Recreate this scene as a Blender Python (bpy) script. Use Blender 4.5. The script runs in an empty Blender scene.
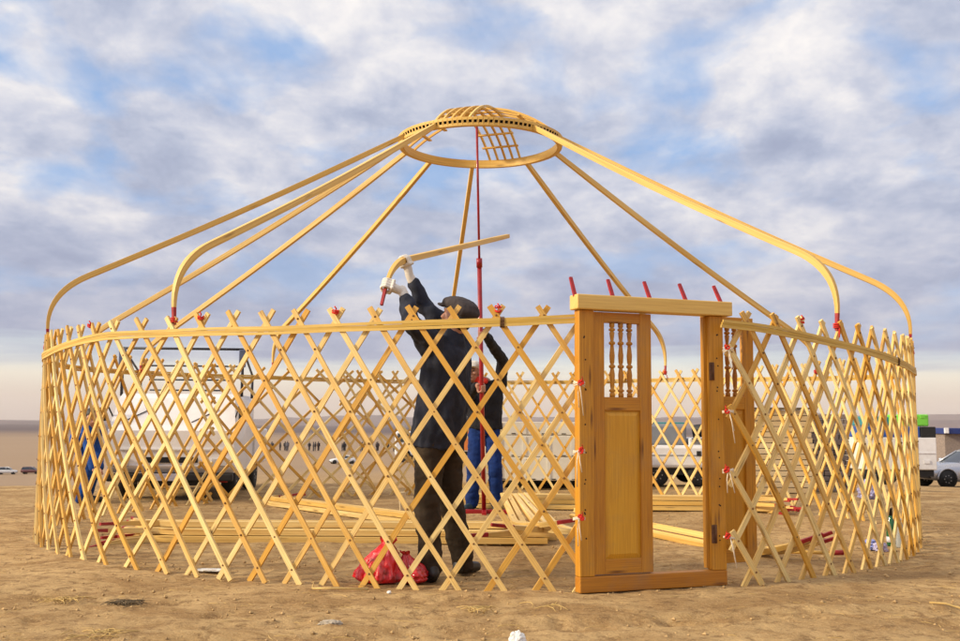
import bpy, bmesh, math, random
import numpy as np
from mathutils import Vector, Matrix, noise
random.seed(7)
sc = bpy.context.scene
COL = sc.collection
RAD = math.radians
V = Vector

# ------------------------------------------------------------------ camera model
F, PITCH, HC, ROLL, DC = 1030.0, 0.0998, 0.97, 0.006, 10.1      # DC: distance to the middle of the yurt

def ray(x, y):
    X, Y = x - 480, y - 320.5
    X, Y = X*math.cos(ROLL) + Y*math.sin(ROLL), -X*math.sin(ROLL) + Y*math.cos(ROLL)
    u = -Y/F
    return V((X/F, math.cos(PITCH) - u*math.sin(PITCH), math.sin(PITCH) + u*math.cos(PITCH)))

def at(x, y, d):
    r = ray(x, y)
    return V((0, 0, HC)) + r*(d/r.y)

def smooth(a, b, t):
    t = min(1, max(0, (t-a)/(b-a)))
    return t*t*(3-2*t)

BD = [0, 17, 43, 120, 190, 260, 600, 1700, 12000]
BZ = [0, 0, -1.3, -3.4, -5.0, -8.0, -13, -15, -15]
BL = [0, 0, -1.9, -6.4, -10.0, -11.6, -14, -15, -15]      # the land falls away faster on the left
BMZ = [0, 0, -1.5, -4.5, -6.0, -4.6, -6.5, -13, -15, -15]      # a hollow with a low rise beyond, straight ahead
BDM = [0, 17, 43, 120, 181, 215, 260, 600, 1700, 12000]
def heights(X, Y):
    R_ = np.maximum(np.hypot(X, Y), .1)
    sm = lambda a, b, t: np.clip((t-a)/(b-a), 0, 1)**2*(3-2*np.clip((t-a)/(b-a), 0, 1))
    f = X/R_
    ql, qm = sm(-.25, -.40, f), sm(.16, .04, f)
    z = np.interp(R_, BD, BZ)
    z = z*(1-qm) + np.interp(R_, BDM, BMZ)*qm
    return z*(1-ql) + np.interp(R_, BD, BL)*ql
def gh(x, y):
    return float(heights(np.array([x]), np.array([y]))[0])

def gpt(x, y, zoff=0):
    """the ground point seen at a picture position"""
    r = ray(x, y)
    t = 3.0
    while t < 9000:
        p = V((0, 0, HC)) + r*t
        if p.z <= gh(p.x, p.y) + zoff:
            break
        t *= 1.003
    return p

# ------------------------------------------------------------------ mesh builder
class MB:
    def __init__(s):
        s.v, s.f, s.uv, s.mi, s.sm = [], [], [], [], []
    def add(s, verts, faces, uvs=None, mi=0, smooth=False, M=None):
        o = len(s.v)
        for p in verts:
            p = V(p)
            s.v.append(M @ p if M is not None else p)
        for k, f in enumerate(faces):
            s.f.append([i+o for i in f])
            s.uv.append([uvs[i] for i in f] if uvs is not None else [(verts[i][0], verts[i][1]+verts[i][2]) for i in f])
            s.mi.append(mi); s.sm.append(smooth)
        return s
    def box(s, c, d, M=None, axis=None, mi=0, bev=0.0, taper=1.0):
        x, y, z = d[0]/2, d[1]/2, d[2]/2
        if axis is None:
            axis = max(range(3), key=lambda i: d[i])
        if bev > 0:
            b = min(bev, x*.45, y*.45, z*.45)
            bm = bmesh.new()
            bmesh.ops.create_cube(bm, size=1)
            for v in bm.verts:
                v.co = V((v.co.x*d[0], v.co.y*d[1], v.co.z*d[2]))
            bmesh.ops.bevel(bm, geom=bm.edges[:], offset=b, segments=2, affect='EDGES', profile=.5)
            vs = [v.co.copy() for v in bm.verts]
            fs = [[v.index for v in f.verts] for f in bm.faces]
            bm.free()
        else:
            vs = [V((i*x, j*y, k*z)) for i in (-1, 1) for j in (-1, 1) for k in (-1, 1)]
            fs = [[0, 1, 3, 2], [4, 6, 7, 5], [0, 4, 5, 1], [2, 3, 7, 6], [0, 2, 6, 4], [1, 5, 7, 3]]
        if taper != 1.0:
            for v in vs:
                if v.z > 0: v.x *= taper; v.y *= taper
        o1, o2 = [i for i in range(3) if i != axis]
        uv = [(v[axis], v[o1]+v[o2]) for v in vs]
        vs = [v + V(c) for v in vs]
        return s.add(vs, fs, uv, mi, False, M)
    def sweep(s, pts, nrm, prof, scl=None, mi=0, smooth=False, cap=True, M=None, u0=0.0, mis=None):
        """prof: list of (side, normal) offsets swept along pts"""
        n, k = len(pts), len(prof)
        vs, uv, L = [], [], u0
        for i in range(n):
            a, b = pts[max(0, i-1)], pts[min(n-1, i+1)]
            t = (b-a).normalized()
            nn = nrm[i] if isinstance(nrm, list) else nrm
            sd = t.cross(nn)
            if sd.length < 1e-5: sd = t.orthogonal()
            sd.normalize()
            n2 = sd.cross(t).normalized()
            if i: L += (pts[i]-pts[i-1]).length
            sc_ = scl[i] if scl else 1.0
            w = 0.0
            for q, (pa, pb) in enumerate(prof):
                vs.append(pts[i] + sd*pa*sc_ + n2*pb*sc_)
                uv.append((L, w)); w += math.hypot(prof[(q+1) % k][0]-pa, prof[(q+1) % k][1]-pb)
        for i in range(n-1):
            m_ = mis[i] if mis else mi
            fs = [[i*k+q, i*k+(q+1) % k, (i+1)*k+(q+1) % k, (i+1)*k+q] for q in range(k)]
            o = len(s.v)
            if i == 0:
                base = o
                for p in vs: s.v.append(M @ p if M is not None else p)
            for f in fs:
                s.f.append([j+base for j in f]); s.uv.append([uv[j] for j in f]); s.mi.append(m_); s.sm.append(smooth)
        if cap:
            for r_, m_ in (([q for q in range(k)][::-1], mis[0] if mis else mi), ([(n-1)*k+q for q in range(k)], mis[-1] if mis else mi)):
                s.f.append([j+base for j in r_]); s.uv.append([(uv[j][1]*.3, uv[j][1]) for j in r_]); s.mi.append(m_); s.sm.append(False)
        return s
    def tube(s, pts, r, seg=8, mi=0, cap=True, M=None, nrm=None, scl=None):
        prof = [(r*math.cos(2*math.pi*i/seg), r*math.sin(2*math.pi*i/seg)) for i in range(seg)]
        return s.sweep([V(p) for p in pts], nrm or V((.013, .021, 1)), prof, scl, mi, True, cap, M)
    def lathe(s, prof, seg=12, M=None, mi=0, smooth=True):
        """prof: (radius, z) from bottom to top, axis z"""
        vs = [(r*math.cos(2*math.pi*i/seg), r*math.sin(2*math.pi*i/seg), z) for r, z in prof for i in range(seg)]
        uv = [(z, i/seg*.1) for r, z in prof for i in range(seg)]
        n = len(prof)
        fs = [[a*seg+i, a*seg+(i+1) % seg, (a+1)*seg+(i+1) % seg, (a+1)*seg+i] for a in range(n-1) for i in range(seg)]
        fs += [list(range(seg))[::-1], [(n-1)*seg+i for i in range(seg)]]
        return s.add(vs, fs, uv, mi, smooth, M)
    def cap(s, a, b, ra, rb, seg=12):
        """tapered capsule from a to b"""
        a, b = V(a), V(b)
        d = b-a
        L = max(d.length, 1e-4)
        q = V((0, 0, 1)).rotation_difference(d.normalized() if d.length > 1e-6 else V((0, 0, 1))).to_matrix().to_4x4()
        prof = [(max(1e-4, ra*math.cos(t)), ra*math.sin(t)) for t in [RAD(x) for x in (-88, -60, -30, 0)]]
        prof += [(max(1e-4, rb*math.cos(t)), L+rb*math.sin(t)) for t in [RAD(x) for x in (0, 30, 60, 88)]]
        return s.lathe(prof, seg, Matrix.Translation(a) @ q)
    def ell(s, c, r, M=None, seg=14):
        prof = [(math.cos(RAD(x)), math.sin(RAD(x))) for x in range(-88, 89, 16)]
        S = Matrix.Diagonal((r[0], r[1], r[2], 1))
        return s.lathe(prof, seg, Matrix.Translation(V(c)) @ (M.to_4x4() if M else Matrix.Identity(4)) @ S)
    def ellloft(s, rings, right, seg=18):
        """rings: (centre, half width along right, half depth)"""
        vs = []
        n = len(rings)
        for i, (c, rw, rd) in enumerate(rings):
            a, b = V(rings[max(0, i-1)][0]), V(rings[min(n-1, i+1)][0])
            t = (b-a).normalized()
            f = t.cross(right).normalized()
            r2 = f.cross(t).normalized()
            for k in range(seg):
                th = 2*math.pi*k/seg
                vs.append(V(c) + r2*rw*math.cos(th) + f*rd*math.sin(th))
        fs = [[a*seg+i, a*seg+(i+1) % seg, (a+1)*seg+(i+1) % seg, (a+1)*seg+i] for a in range(n-1) for i in range(seg)]
        fs += [list(range(seg))[::-1], [(n-1)*seg+i for i in range(seg)]]
        return s.add(vs, fs, None, 0, True)
    def mesh(s, name):
        me = bpy.data.meshes.new(name)
        me.from_pydata([tuple(p) for p in s.v], [], s.f)
        uvl = me.uv_layers.new(name='UVMap')
        flat = [c for f in s.uv for t in f for c in (t[0], t[1])]
        uvl.data.foreach_set('uv', flat)
        me.polygons.foreach_set('material_index', s.mi)
        me.polygons.foreach_set('use_smooth', s.sm)
        me.update()
        return me
    def build(s, name, mats, parent=None, loc=None, rot=None):
        me = s.mesh(name)
        return link(name, me, mats, parent, loc, rot)

def link(name, me, mats, parent=None, loc=None, rot=None):
    o = bpy.data.objects.new(name, me)
    for m in (mats if isinstance(mats, (list, tuple)) else [mats]):
        me.materials.append(m)
    COL.objects.link(o)
    if parent is not None: o.parent = parent
    if loc is not None: o.location = loc
    if rot is not None: o.rotation_euler = rot
    return o

def tag(o, label=None, cat=None, group=None, kind=None):
    if label: o['label'] = label
    if cat: o['category'] = cat
    if group: o['group'] = group
    if kind: o['kind'] = kind
    return o

def thing(name, label, cat, loc=(0, 0, 0), rz=0, group=None):
    o = bpy.data.objects.new(name, None)
    o.empty_display_size = .1
    COL.objects.link(o)
    o.location = loc; o.rotation_euler = (0, 0, rz)
    return tag(o, label, cat, group)

def copy_tree(o, parent=None):
    c = o.copy()
    COL.objects.link(c)
    if parent is not None: c.parent = parent
    for ch in list(o.children): copy_tree(ch, c)
    return c

def remesh(mb, name, mat, parent, voxel=.012, iters=6, fold=None):
    """fuse the closed pieces of mb into ONE continuous surface"""
    me = mb.mesh(name + '_raw')
    o = bpy.data.objects.new('raw', me)
    COL.objects.link(o)
    m = o.modifiers.new('r', 'REMESH'); m.mode = 'VOXEL'; m.voxel_size = voxel
    m2 = o.modifiers.new('s', 'SMOOTH'); m2.iterations = iters; m2.factor = .5
    dg = bpy.context.evaluated_depsgraph_get()
    res = bpy.data.meshes.new_from_object(o.evaluated_get(dg))
    bpy.data.objects.remove(o); bpy.data.meshes.remove(me)
    res.name = name
    if fold:
        amp, fx, fz = fold
        nn = [v.normal.copy() for v in res.vertices]
        for v, n in zip(res.vertices, nn):
            p = v.co
            k = noise.noise(V((p.x*fx, p.y*fx, p.z*fz))) + .5*noise.noise(V((p.x*fx*2.1+5, p.y*fx*2.1, p.z*fz*2.3)))
            v.co = p + n*amp*k
    for p in res.polygons: p.use_smooth = True
    res.materials.clear()
    return link(name, res, mat, parent)

# ------------------------------------------------------------------ materials
class NT:
    def __init__(s, tree): s.t = tree; s.n = tree.nodes; s.l = tree.links
    def new(s, ty, **kw):
        n = s.n.new(ty)
        for k, v in kw.items():
            if k.startswith('i_'):
                key = k[2:]
                key = int(key) if key.isdigit() else key.replace('_', ' ')
                n.inputs[key].default_value = v
            else: setattr(n, k, v)
        return n
    def link(s, a, b): s.l.new(a, b)
    def math(s, op, a, b=None, c=None, clamp=False):
        n = s.n.new('ShaderNodeMath'); n.operation = op; n.use_clamp = clamp
        for i, x in enumerate((a, b, c)):
            if x is None: continue
            if isinstance(x, (int, float)): n.inputs[i].default_value = x
            else: s.l.new(x, n.inputs[i])
        return n.outputs[0]
    def mix(s, fac, a, b, blend='MIX'):
        n = s.n.new('ShaderNodeMix'); n.data_type = 'RGBA'; n.blend_type = blend
        for sock, x in ((n.inputs[0], fac), (n.inputs[6], a), (n.inputs[7], b)):
            if isinstance(x, (int, float)): sock.default_value = x
            elif isinstance(x, tuple): sock.default_value = (*x, 1) if len(x) == 3 else x
            else: s.l.new(x, sock)
        return n.outputs[2]
    def ramp(s, fac, stops, interp='LINEAR'):
        n = s.n.new('ShaderNodeValToRGB'); n.color_ramp.interpolation = interp
        e = n.color_ramp.elements
        while len(e) < len(stops): e.new(.5)
        for el, (p, c) in zip(e, stops):
            el.position = p
            el.color = (c, c, c, 1) if isinstance(c, (int, float)) else (*c, 1)
        s.l.new(fac, n.inputs[0])
        return n.outputs[0]
    def noise(s, vec, scale, detail=4, rough=.55, dist=0.0):
        n = s.n.new('ShaderNodeTexNoise')
        n.inputs['Scale'].default_value = scale; n.inputs['Detail'].default_value = detail
        n.inputs['Roughness'].default_value = rough; n.inputs['Distortion'].default_value = dist
        if vec is not None: s.l.new(vec, n.inputs['Vector'])
        return n.outputs[0]
    def mapping(s, vec, scale=(1, 1, 1), loc=(0, 0, 0)):
        n = s.n.new('ShaderNodeMapping')
        n.inputs['Scale'].default_value = scale; n.inputs['Location'].default_value = loc
        s.l.new(vec, n.inputs['Vector'])
        return n.outputs[0]

def newmat(name):
    m = bpy.data.materials.new(name); m.use_nodes = True
    nt = NT(m.node_tree)
    bs = m.node_tree.nodes['Principled BSDF']
    return m, nt, bs

def bump(nt, bs, h, strength=.3, dist=.01):
    b = nt.new('ShaderNodeBump'); b.inputs['Strength'].default_value = strength; b.inputs['Distance'].default_value = dist
    nt.link(h, b.inputs['Height']); nt.link(b.outputs[0], bs.inputs['Normal'])

def wood(name, pale, gold, dark, rough=.55, coat=0.0, knots=True, dirt=0.0, gs=(3, 130), gk=.55, det=4, bmp=True):
    m, nt, bs = newmat(name)
    uv = nt.new('ShaderNodeUVMap').outputs[0]
    rnd = nt.new('ShaderNodeObjectInfo').outputs['Random']
    off = nt.new('ShaderNodeCombineXYZ')
    nt.link(nt.math('MULTIPLY', rnd, 37.0), off.inputs[0]); nt.link(nt.math('MULTIPLY', rnd, 11.3), off.inputs[1])
    add = nt.new('ShaderNodeVectorMath'); nt.link(uv, add.inputs[0]); nt.link(off.outputs[0], add.inputs[1])
    p = add.outputs[0]
    g = nt.noise(nt.mapping(p, (gs[0], gs[1], 1)), 1.0, det, .6, .3)
    g2 = nt.noise(nt.mapping(p, (.9, 9, 1)), 1.0, 3, .5)
    base = nt.mix(nt.math('ADD', nt.math('MULTIPLY', nt.ramp(rnd, [(.2, 0.0), (.8, 1.0)]), .9), nt.math('MULTIPLY', nt.math('SUBTRACT', g2, .45), 1.5), clamp=True), pale, gold)
    c = nt.mix(nt.ramp(g, [(.38, .0), (.72, gk)]), base, dark)
    if knots:
        vo = nt.new('ShaderNodeTexVoronoi'); vo.inputs['Scale'].default_value = 1.0
        nt.link(nt.mapping(p, (3.2, 22, 1)), vo.inputs['Vector'])
        sel = nt.new('ShaderNodeSeparateColor'); nt.link(vo.outputs['Color'], sel.inputs[0])
        k = nt.math('MULTIPLY', nt.ramp(vo.outputs['Distance'], [(.05, 1.0), (.26, 0.0)]), nt.math('GREATER_THAN', sel.outputs[0], .6))
        c = nt.mix(nt.math('MULTIPLY', k, .8), c, (dark[0]*.38, dark[1]*.28, dark[2]*.25))
    if dirt:
        tc = nt.new('ShaderNodeTexCoord').outputs['Object']
        d = nt.noise(tc, 4.0, 6, .65)
        c = nt.mix(nt.math('MULTIPLY', nt.ramp(d, [(.5, 0.0), (.72, 1.0)]), dirt), c, (.2, .15, .1))
    nt.link(c, bs.inputs['Base Color'])
    nt.link(nt.math('ADD', nt.math('MULTIPLY', g, .2), rough-.1), bs.inputs['Roughness'])
    if coat: bs.inputs['Coat Weight'].default_value = coat; bs.inputs['Coat Roughness'].default_value = .25
    if bmp: bump(nt, bs, g, .25*gk, .002)
    return m

def plain(name, c, rough=.5, metal=0.0, var=.15, scale=6.0, bumpk=0.0, coat=0.0, spec=None, rndvar=0.0, dirt=None):
    m, nt, bs = newmat(name)
    tc = nt.new('ShaderNodeTexCoord').outputs['Object']
    n = nt.noise(tc, scale, 6, .6)
    lo = tuple(x*(1-var) for x in c); hi = tuple(min(1, x*(1+var)) for x in c)
    col = nt.mix(nt.ramp(n, [(.3, 0.0), (.7, 1.0)]), lo, hi)
    if dirt:
        n2 = nt.noise(tc, scale*.35, 7, .7)
        col = nt.mix(nt.math('MULTIPLY', nt.ramp(n2, [(.45, 0.0), (.7, 1.0)]), dirt), col, (.22, .16, .1))
    if rndvar:
        r = nt.new('ShaderNodeObjectInfo').outputs['Random']
        hs = nt.new('ShaderNodeHueSaturation'); nt.link(col, hs.inputs['Color'])
        nt.link(nt.math('ADD', nt.math('MULTIPLY', r, rndvar*2), 1-rndvar), hs.inputs['Value'])
        col = hs.outputs[0]
    nt.link(col, bs.inputs['Base Color'])
    nt.link(nt.math('ADD', nt.math('MULTIPLY', n, .2), max(0, rough-.1)), bs.inputs['Roughness'])
    bs.inputs['Metallic'].default_value = metal
    if coat: bs.inputs['Coat Weight'].default_value = coat
    if bumpk: bump(nt, bs, nt.noise(tc, scale*8, 5, .6), bumpk, .01)
    return m

def fabric(name, c, var=.25, scale=9, weave=260):
    m, nt, bs = newmat(name)
    tc = nt.new('ShaderNodeTexCoord').outputs['Object']
    n = nt.noise(tc, scale, 6, .65)
    col = nt.mix(nt.ramp(n, [(.3, 0.0), (.7, 1.0)]), tuple(x*(1-var) for x in c), tuple(x*(1+var) for x in c))
    nt.link(col, bs.inputs['Base Color'])
    bs.inputs['Roughness'].default_value = .85
    bs.inputs['Specular IOR Level'].default_value = .2
    h = nt.math('ADD', nt.math('MULTIPLY', nt.noise(tc, 22, 5, .6), 1.0), nt.math('MULTIPLY', nt.noise(tc, weave, 2, .5), .2))
    bump(nt, bs, h, .5, .012)
    return m

def glassy(name, c, rough=.08):
    m, nt, bs = newmat(name)
    tc = nt.new('ShaderNodeTexCoord').outputs['Object']
    n = nt.noise(tc, 5, 4)
    nt.link(nt.mix(n, tuple(x*.7 for x in c), tuple(x*1.3 for x in c)), bs.inputs['Base Color'])
    bs.inputs['Roughness'].default_value = rough
    bs.inputs['Specular IOR Level'].default_value = .8
    return m

M = {}
M['slat'] = wood('pine_slat', (.87, .68, .29), (.68, .36, .043), (.34, .16, .02), .6, dirt=.2)
M['pole'] = wood('pine_pole', (.84, .63, .26), (.72, .46, .11), (.46, .24, .045), .55, gs=(.9, 60), gk=.6, det=1.5, bmp=False)
M['lath'] = wood('lath', (.70, .48, .12), (.56, .35, .05), (.34, .18, .03), .6, knots=False)
M['lintel'] = wood('new_pine', (.78, .53, .16), (.70, .43, .085), (.50, .27, .05), .55)
M['varnish'] = wood('varnished_pine', (.62, .29, .020), (.47, .18, .009), (.22, .065, .005), .55, 0, dirt=.3)
M['panel'] = wood('varnished_panel', (.68, .35, .022), (.56, .25, .012), (.40, .155, .007), .55, 0, knots=False, dirt=.2)
M['crown'] = wood('crown_wood', (.78, .55, .17), (.66, .39, .07), (.42, .21, .03), .55, gs=(1.2, 60), gk=.5, det=1.5, bmp=False)
M['red'] = plain('red_paint', (.33, .012, .014), .5, var=.3, scale=30)
M['redpole'] = plain('red_enamel', (.31, .006, .010), .35, var=.2, scale=12, coat=.2)
M['hole'] = plain('dark_hole', (.03, .015, .008), .9)
M['rust'] = plain('rusty_iron', (.13, .06, .03), .7, .4, .4, 40, .3)
M['string'] = plain('white_string', (.72, .62, .48), .9, var=.2, scale=60)
M['redstring'] = plain('red_string', (.62, .03, .015), .9, var=.2, scale=60)
M['navy'] = fabric('dark_navy_cloth', (.023, .026, .040), .45)
M['black'] = fabric('black_cloth', (.016, .016, .020), .4)
M['trouser'] = fabric('dark_brown_cloth', (.040, .028, .018), .35)
M['jean'] = fabric('blue_denim', (.007, .026, .125), .35, 7)
M['blue'] = fabric('blue_workwear', (.012, .06, .26), .3)
M['cap'] = fabric('grey_felt', (.055, .045, .045), .2, 20)
M['glove'] = fabric('white_cotton', (.66, .62, .56), .15, 30)
M['skin'] = plain('skin', (.40, .19, .12), .5, var=.12, scale=14)
M['shoe'] = plain('black_leather', (.02, .018, .017), .45, var=.3, scale=12)
M['tealshoe'] = plain('teal_shoe', (.02, .05, .07), .6, var=.3, scale=12)
M['hair'] = plain('dark_hair', (.012, .01, .009), .6, scale=40)
M['eye'] = plain('eye', (.02, .015, .012), .2)
M['lip'] = plain('lip', (.30, .09, .07), .5)
M['white'] = plain('white_truck_paint', (.76, .755, .77), .4, var=.06, scale=2.5, coat=.2, dirt=.25)
M['cream'] = plain('cream_truck_paint', (.72, .69, .60), .45, var=.06, scale=2, dirt=.25)
M['silver'] = plain('silver_car_paint', (.52, .54, .60), .28, .45, var=.05, scale=2, coat=.6)
M['carwhite'] = plain('white_car_paint', (.7, .7, .7), .3, var=.05, coat=.5)
M['maroon'] = plain('maroon_car_paint', (.12, .03, .03), .3, var=.1, coat=.5)
M['glass'] = glassy('car_glass', (.03, .04, .05))
M['tyre'] = plain('tyre_rubber', (.018, .017, .017), .85, var=.3)
M['rim'] = plain('wheel_alloy', (.35, .35, .36), .35, .7)
M['dark'] = plain('black_plastic', (.010, .010, .011), .6, var=.3)
M['frame'] = plain('dark_steel', (.03, .03, .038), .5, .3, .3)
M['post'] = plain('blue_grey_steel', (.08, .10, .17), .5, .2, .3)
M['lamp'] = plain('tail_lamp', (.35, .01, .01), .2)
M['headlamp'] = glassy('headlamp_glass', (.5, .5, .52))
M['screen'] = glassy('truck_windscreen', (.30, .31, .34), .12)
M['hide'] = plain('rawhide_knot', (.20, .095, .03), .8, var=.5, scale=30)
M['orange'] = plain('orange_paint', (.62, .17, .02), .5, var=.15, dirt=.2)
M['teal'] = plain('teal_paint', (.03, .22, .24), .5)
M['greybody'] = plain('grey_van_paint', (.20, .22, .25), .35, var=.08, coat=.3)
M['green'] = plain('bright_green_tarp', (.17, .55, .05), .6, var=.12)
M['bluebox'] = plain('blue_paint', (.015, .07, .30), .5)
M['bluedk'] = plain('navy_paint', (.012, .03, .16), .5)
M['brick'] = plain('grey_brick', (.24, .19, .16), .85, var=.35, scale=9, bumpk=.4)
M['timber'] = wood('stacked_boards', (.66, .52, .31), (.58, .42, .21), (.42, .28, .13), .7)
M['bag'] = plain('red_plastic', (.72, .020, .024), .22, var=.35, scale=14, coat=.5)
def mat_bag(name, red, pink, dark):
    m, nt, bs = newmat(name)
    tc = nt.new('ShaderNodeTexCoord').outputs['Object']
    n = nt.noise(nt.mapping(tc, (34, 34, 7)), 1.0, 4, .6, .6)
    n2 = nt.noise(tc, 13, 3, .5)
    c = nt.mix(nt.ramp(n, [(.50, 0.0), (.66, .8)]), red, pink)
    c = nt.mix(nt.ramp(n2, [(.58, 0.0), (.70, .75)]), c, dark)
    nt.link(c, bs.inputs['Base Color'])
    bs.inputs['Roughness'].default_value = .28
    bump(nt, bs, nt.noise(nt.mapping(tc, (60, 60, 22)), 1.0, 5, .6), .6, .01)
    return m
M['bag'] = mat_bag('red_plastic', (.66, .014, .02), (.78, .17, .2), (.16, .03, .03))
M['bag2'] = plain('dark_red_plastic', (.50, .014, .02), .22, var=.35, scale=14, coat=.5)
M['bagp'] = plain('pink_plastic', (.62, .10, .13), .25, var=.35, scale=14, coat=.5)
M['bottle'] = glassy('green_glass', (.008, .10, .035), .06)
M['foil'] = plain('black_foil', (.012, .012, .012), .35, .3)
M['label'] = plain('pale_label', (.55, .55, .62), .6, var=.2, scale=30)
M['lav'] = plain('lavender_plastic', (.42, .40, .62), .4, var=.2, scale=20)
M['blup'] = plain('blue_plastic', (.20, .24, .55), .35, var=.4, scale=25)
M['clear'] = glassy('grey_clear_plastic', (.32, .34, .34), .15)
M['rag'] = fabric('white_rag', (.74, .73, .70), .12, 12)
M['stone'] = plain('pale_stone', (.42, .36, .28), .9, var=.25, scale=20, bumpk=.4)
M['straw'] = plain('dry_straw', (.50, .34, .12), .8, var=.4, scale=9)
M['weed'] = plain('dark_dry_weed', (.12, .085, .045), .9, var=.4, scale=9)
M['clod'] = plain('earth_clod', (.40, .26, .115), .95, var=.45, scale=3.5, bumpk=.4)

def mat_ground():
    m, nt, bs = newmat('trampled_sandy_earth')
    tc = nt.new('ShaderNodeTexCoord').outputs['Object']
    big = nt.noise(tc, .35, 5, .6, .4)
    mid = nt.noise(nt.mapping(tc, (1.0, 1.25, 1)), 1.7, 9, .68, .6)
    fine = nt.noise(tc, 11, 9, .72)
    grit = nt.noise(tc, 70, 6, .7)
    c = nt.mix(nt.ramp(big, [(.35, 0.0), (.68, 1.0)]), (.405, .268, .122), (.51, .345, .165))
    c = nt.mix(nt.ramp(mid, [(.44, 0.0), (.58, .8)]), c, (.29, .172, .070))
    c = nt.mix(nt.ramp(mid, [(.30, .75), (.42, 0.0)]), c, (.62, .43, .205))
    c = nt.mix(nt.ramp(fine, [(.38, .85), (.50, 0.0)]), c, (.20, .118, .052))
    c = nt.mix(nt.ramp(grit, [(.55, 0.0), (.68, .7)]), c, (.64, .45, .23))
    # the lower plain beyond the rise is paler, dry dust flats
    sep = nt.new('ShaderNodeSeparateXYZ'); nt.link(tc, sep.inputs[0])
    far = nt.ramp(nt.math('DIVIDE', sep.outputs[1], 400.0), [(.045, 0.0), (.35, 1.0)])
    farn = nt.noise(nt.mapping(tc, (.006, .02, .01)), 1.0, 6, .6)
    c = nt.mix(nt.math('MULTIPLY', far, .85), c, nt.mix(farn, (.255, .18, .122), (.32, .235, .165)))
    veg = nt.ramp(nt.math('DIVIDE', nt.math('ADD', sep.outputs[1], nt.math('MULTIPLY', farn, 900.0)), 4000.0), [(.34, 0.0), (.56, 1.0)])
    c = nt.mix(veg, c, (.105, .078, .08))
    nt.link(c, bs.inputs['Base Color'])
    bs.inputs['Roughness'].default_value = .95
    bs.inputs['Specular IOR Level'].default_value = .15
    h = nt.math('ADD', nt.math('ADD', nt.math('MULTIPLY', fine, 1.0), nt.math('MULTIPLY', grit, .35)), nt.math('MULTIPLY', mid, 1.6))
    b1 = nt.noise(nt.mapping(tc, (4.5, 5.5, 1)), 1.0, 8, .7, .6)
    h = nt.math('ADD', h, nt.math('MULTIPLY', b1, 1.2))
    bump(nt, bs, h, .7, .03)
    return m
M['ground'] = mat_ground()
def mat_hills():
    m, nt, bs = newmat('bare_hills')
    tc = nt.new('ShaderNodeTexCoord').outputs['Object']
    n = nt.noise(nt.mapping(tc, (.002, .002, .02)), 1.0, 7, .6)
    nt.link(nt.ramp(n, [(.35, (.10, .07, .075)), (.55, (.15, .10, .10)), (.7, (.2, .14, .12))]), bs.inputs['Base Color'])
    bs.inputs['Roughness'].default_value = 1
    return m
M['hills'] = mat_hills()

# ------------------------------------------------------------------ ground, hills
def vnoise(x, y, seed):
    rs = np.random.RandomState(seed)
    T = rs.rand(256, 256)
    xi, yi = np.floor(x).astype(int), np.floor(y).astype(int)
    fx, fy = x-xi, y-yi
    fx = fx*fx*(3-2*fx); fy = fy*fy*(3-2*fy)
    g = lambda a, b: T[(xi+a) % 256, (yi+b) % 256]
    return (g(0, 0)*(1-fx)+g(1, 0)*fx)*(1-fy)+(g(0, 1)*(1-fx)+g(1, 1)*fx)*fy - .5

def build_ground():
    ang = np.concatenate([np.arange(-180, -42, 6), np.arange(-42, 42, .25), np.arange(42, 180, 6)])
    rr = [.35]
    while rr[-1] < 11000: rr.append(rr[-1]*(1.007 if rr[-1] < 14 else 1.02 if rr[-1] < 60 else 1.06))
    rr = np.array(rr)
    A, R = np.meshgrid(np.radians(ang), rr)
    X, Y = R*np.sin(A), R*np.cos(A)
    Z = heights(X, Y)
    bumps = .035*vnoise(X*1.1, Y*1.4, 1) + .020*vnoise(X*3.1, Y*3.6, 2) + .013*vnoise(X*7, Y*8, 3) + .009*vnoise(X*17, Y*18, 4)
    Z = Z + bumps*np.clip((60-R)/30, 0, 1)*.8
    Z = Z + np.clip((R-300)/80, 0, 1)*1.2*vnoise(X*.03, Y*.03, 5)*np.clip((1500-R)/500, 0, 1)
    # trampled earth: footprints and two old wheel tracks
    rs = random.Random(5)
    for _ in range(320):
        y0 = 3.4 + 10*rs.random()**1.2; x0 = rs.uniform(-.55, .55)*y0; th = rs.uniform(0, 6.28)
        if noise.noise(V((x0*.5, y0*.5, 7))) < -.15: continue
        m_ = (abs(X-x0) < .3) & (abs(Y-y0) < .3)
        u = (X[m_]-x0)*math.cos(th) + (Y[m_]-y0)*math.sin(th); v = -(X[m_]-x0)*math.sin(th) + (Y[m_]-y0)*math.cos(th)
        q = np.sqrt((u/.13)**2 + (v/.05)**2)
        Z[m_] += -.011*np.exp(-q**4) + .005*np.exp(-((q-1.25)/.3)**2)
    for c0, sl in ((4.05, .10), (4.95, .13)):
        dd_ = Y - (c0 + sl*X + .22*np.sin(X*.6))
        tr = np.exp(-(dd_/.13)**4)*(X > -9)*(X < 9)
        Z += -.014*tr*(1+.5*np.sin(X*34 + dd_*18)) + .010*np.exp(-((abs(dd_)-.19)/.06)**2)*(X > -9)*(X < 9)
    na, nr = len(ang), len(rr)
    vs = np.stack([X, Y, Z], -1).reshape(-1, 3)
    i, j = np.meshgrid(np.arange(nr-1), np.arange(na), indexing='ij')
    j2 = (j+1) % na
    fs = np.stack([i*na+j, i*na+j2, (i+1)*na+j2, (i+1)*na+j], -1).reshape(-1, 4)
    me = bpy.data.meshes.new('ground')
    me.from_pydata(vs.tolist() + [(0, 0, 0)], [], fs.tolist() + [[len(vs), (k+1) % na, k] for k in range(na)])
    me.polygons.foreach_set('use_smooth', [True]*len(me.polygons))
    o = link('ground', me, M['ground'])
    tag(o, kind='structure')
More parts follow.
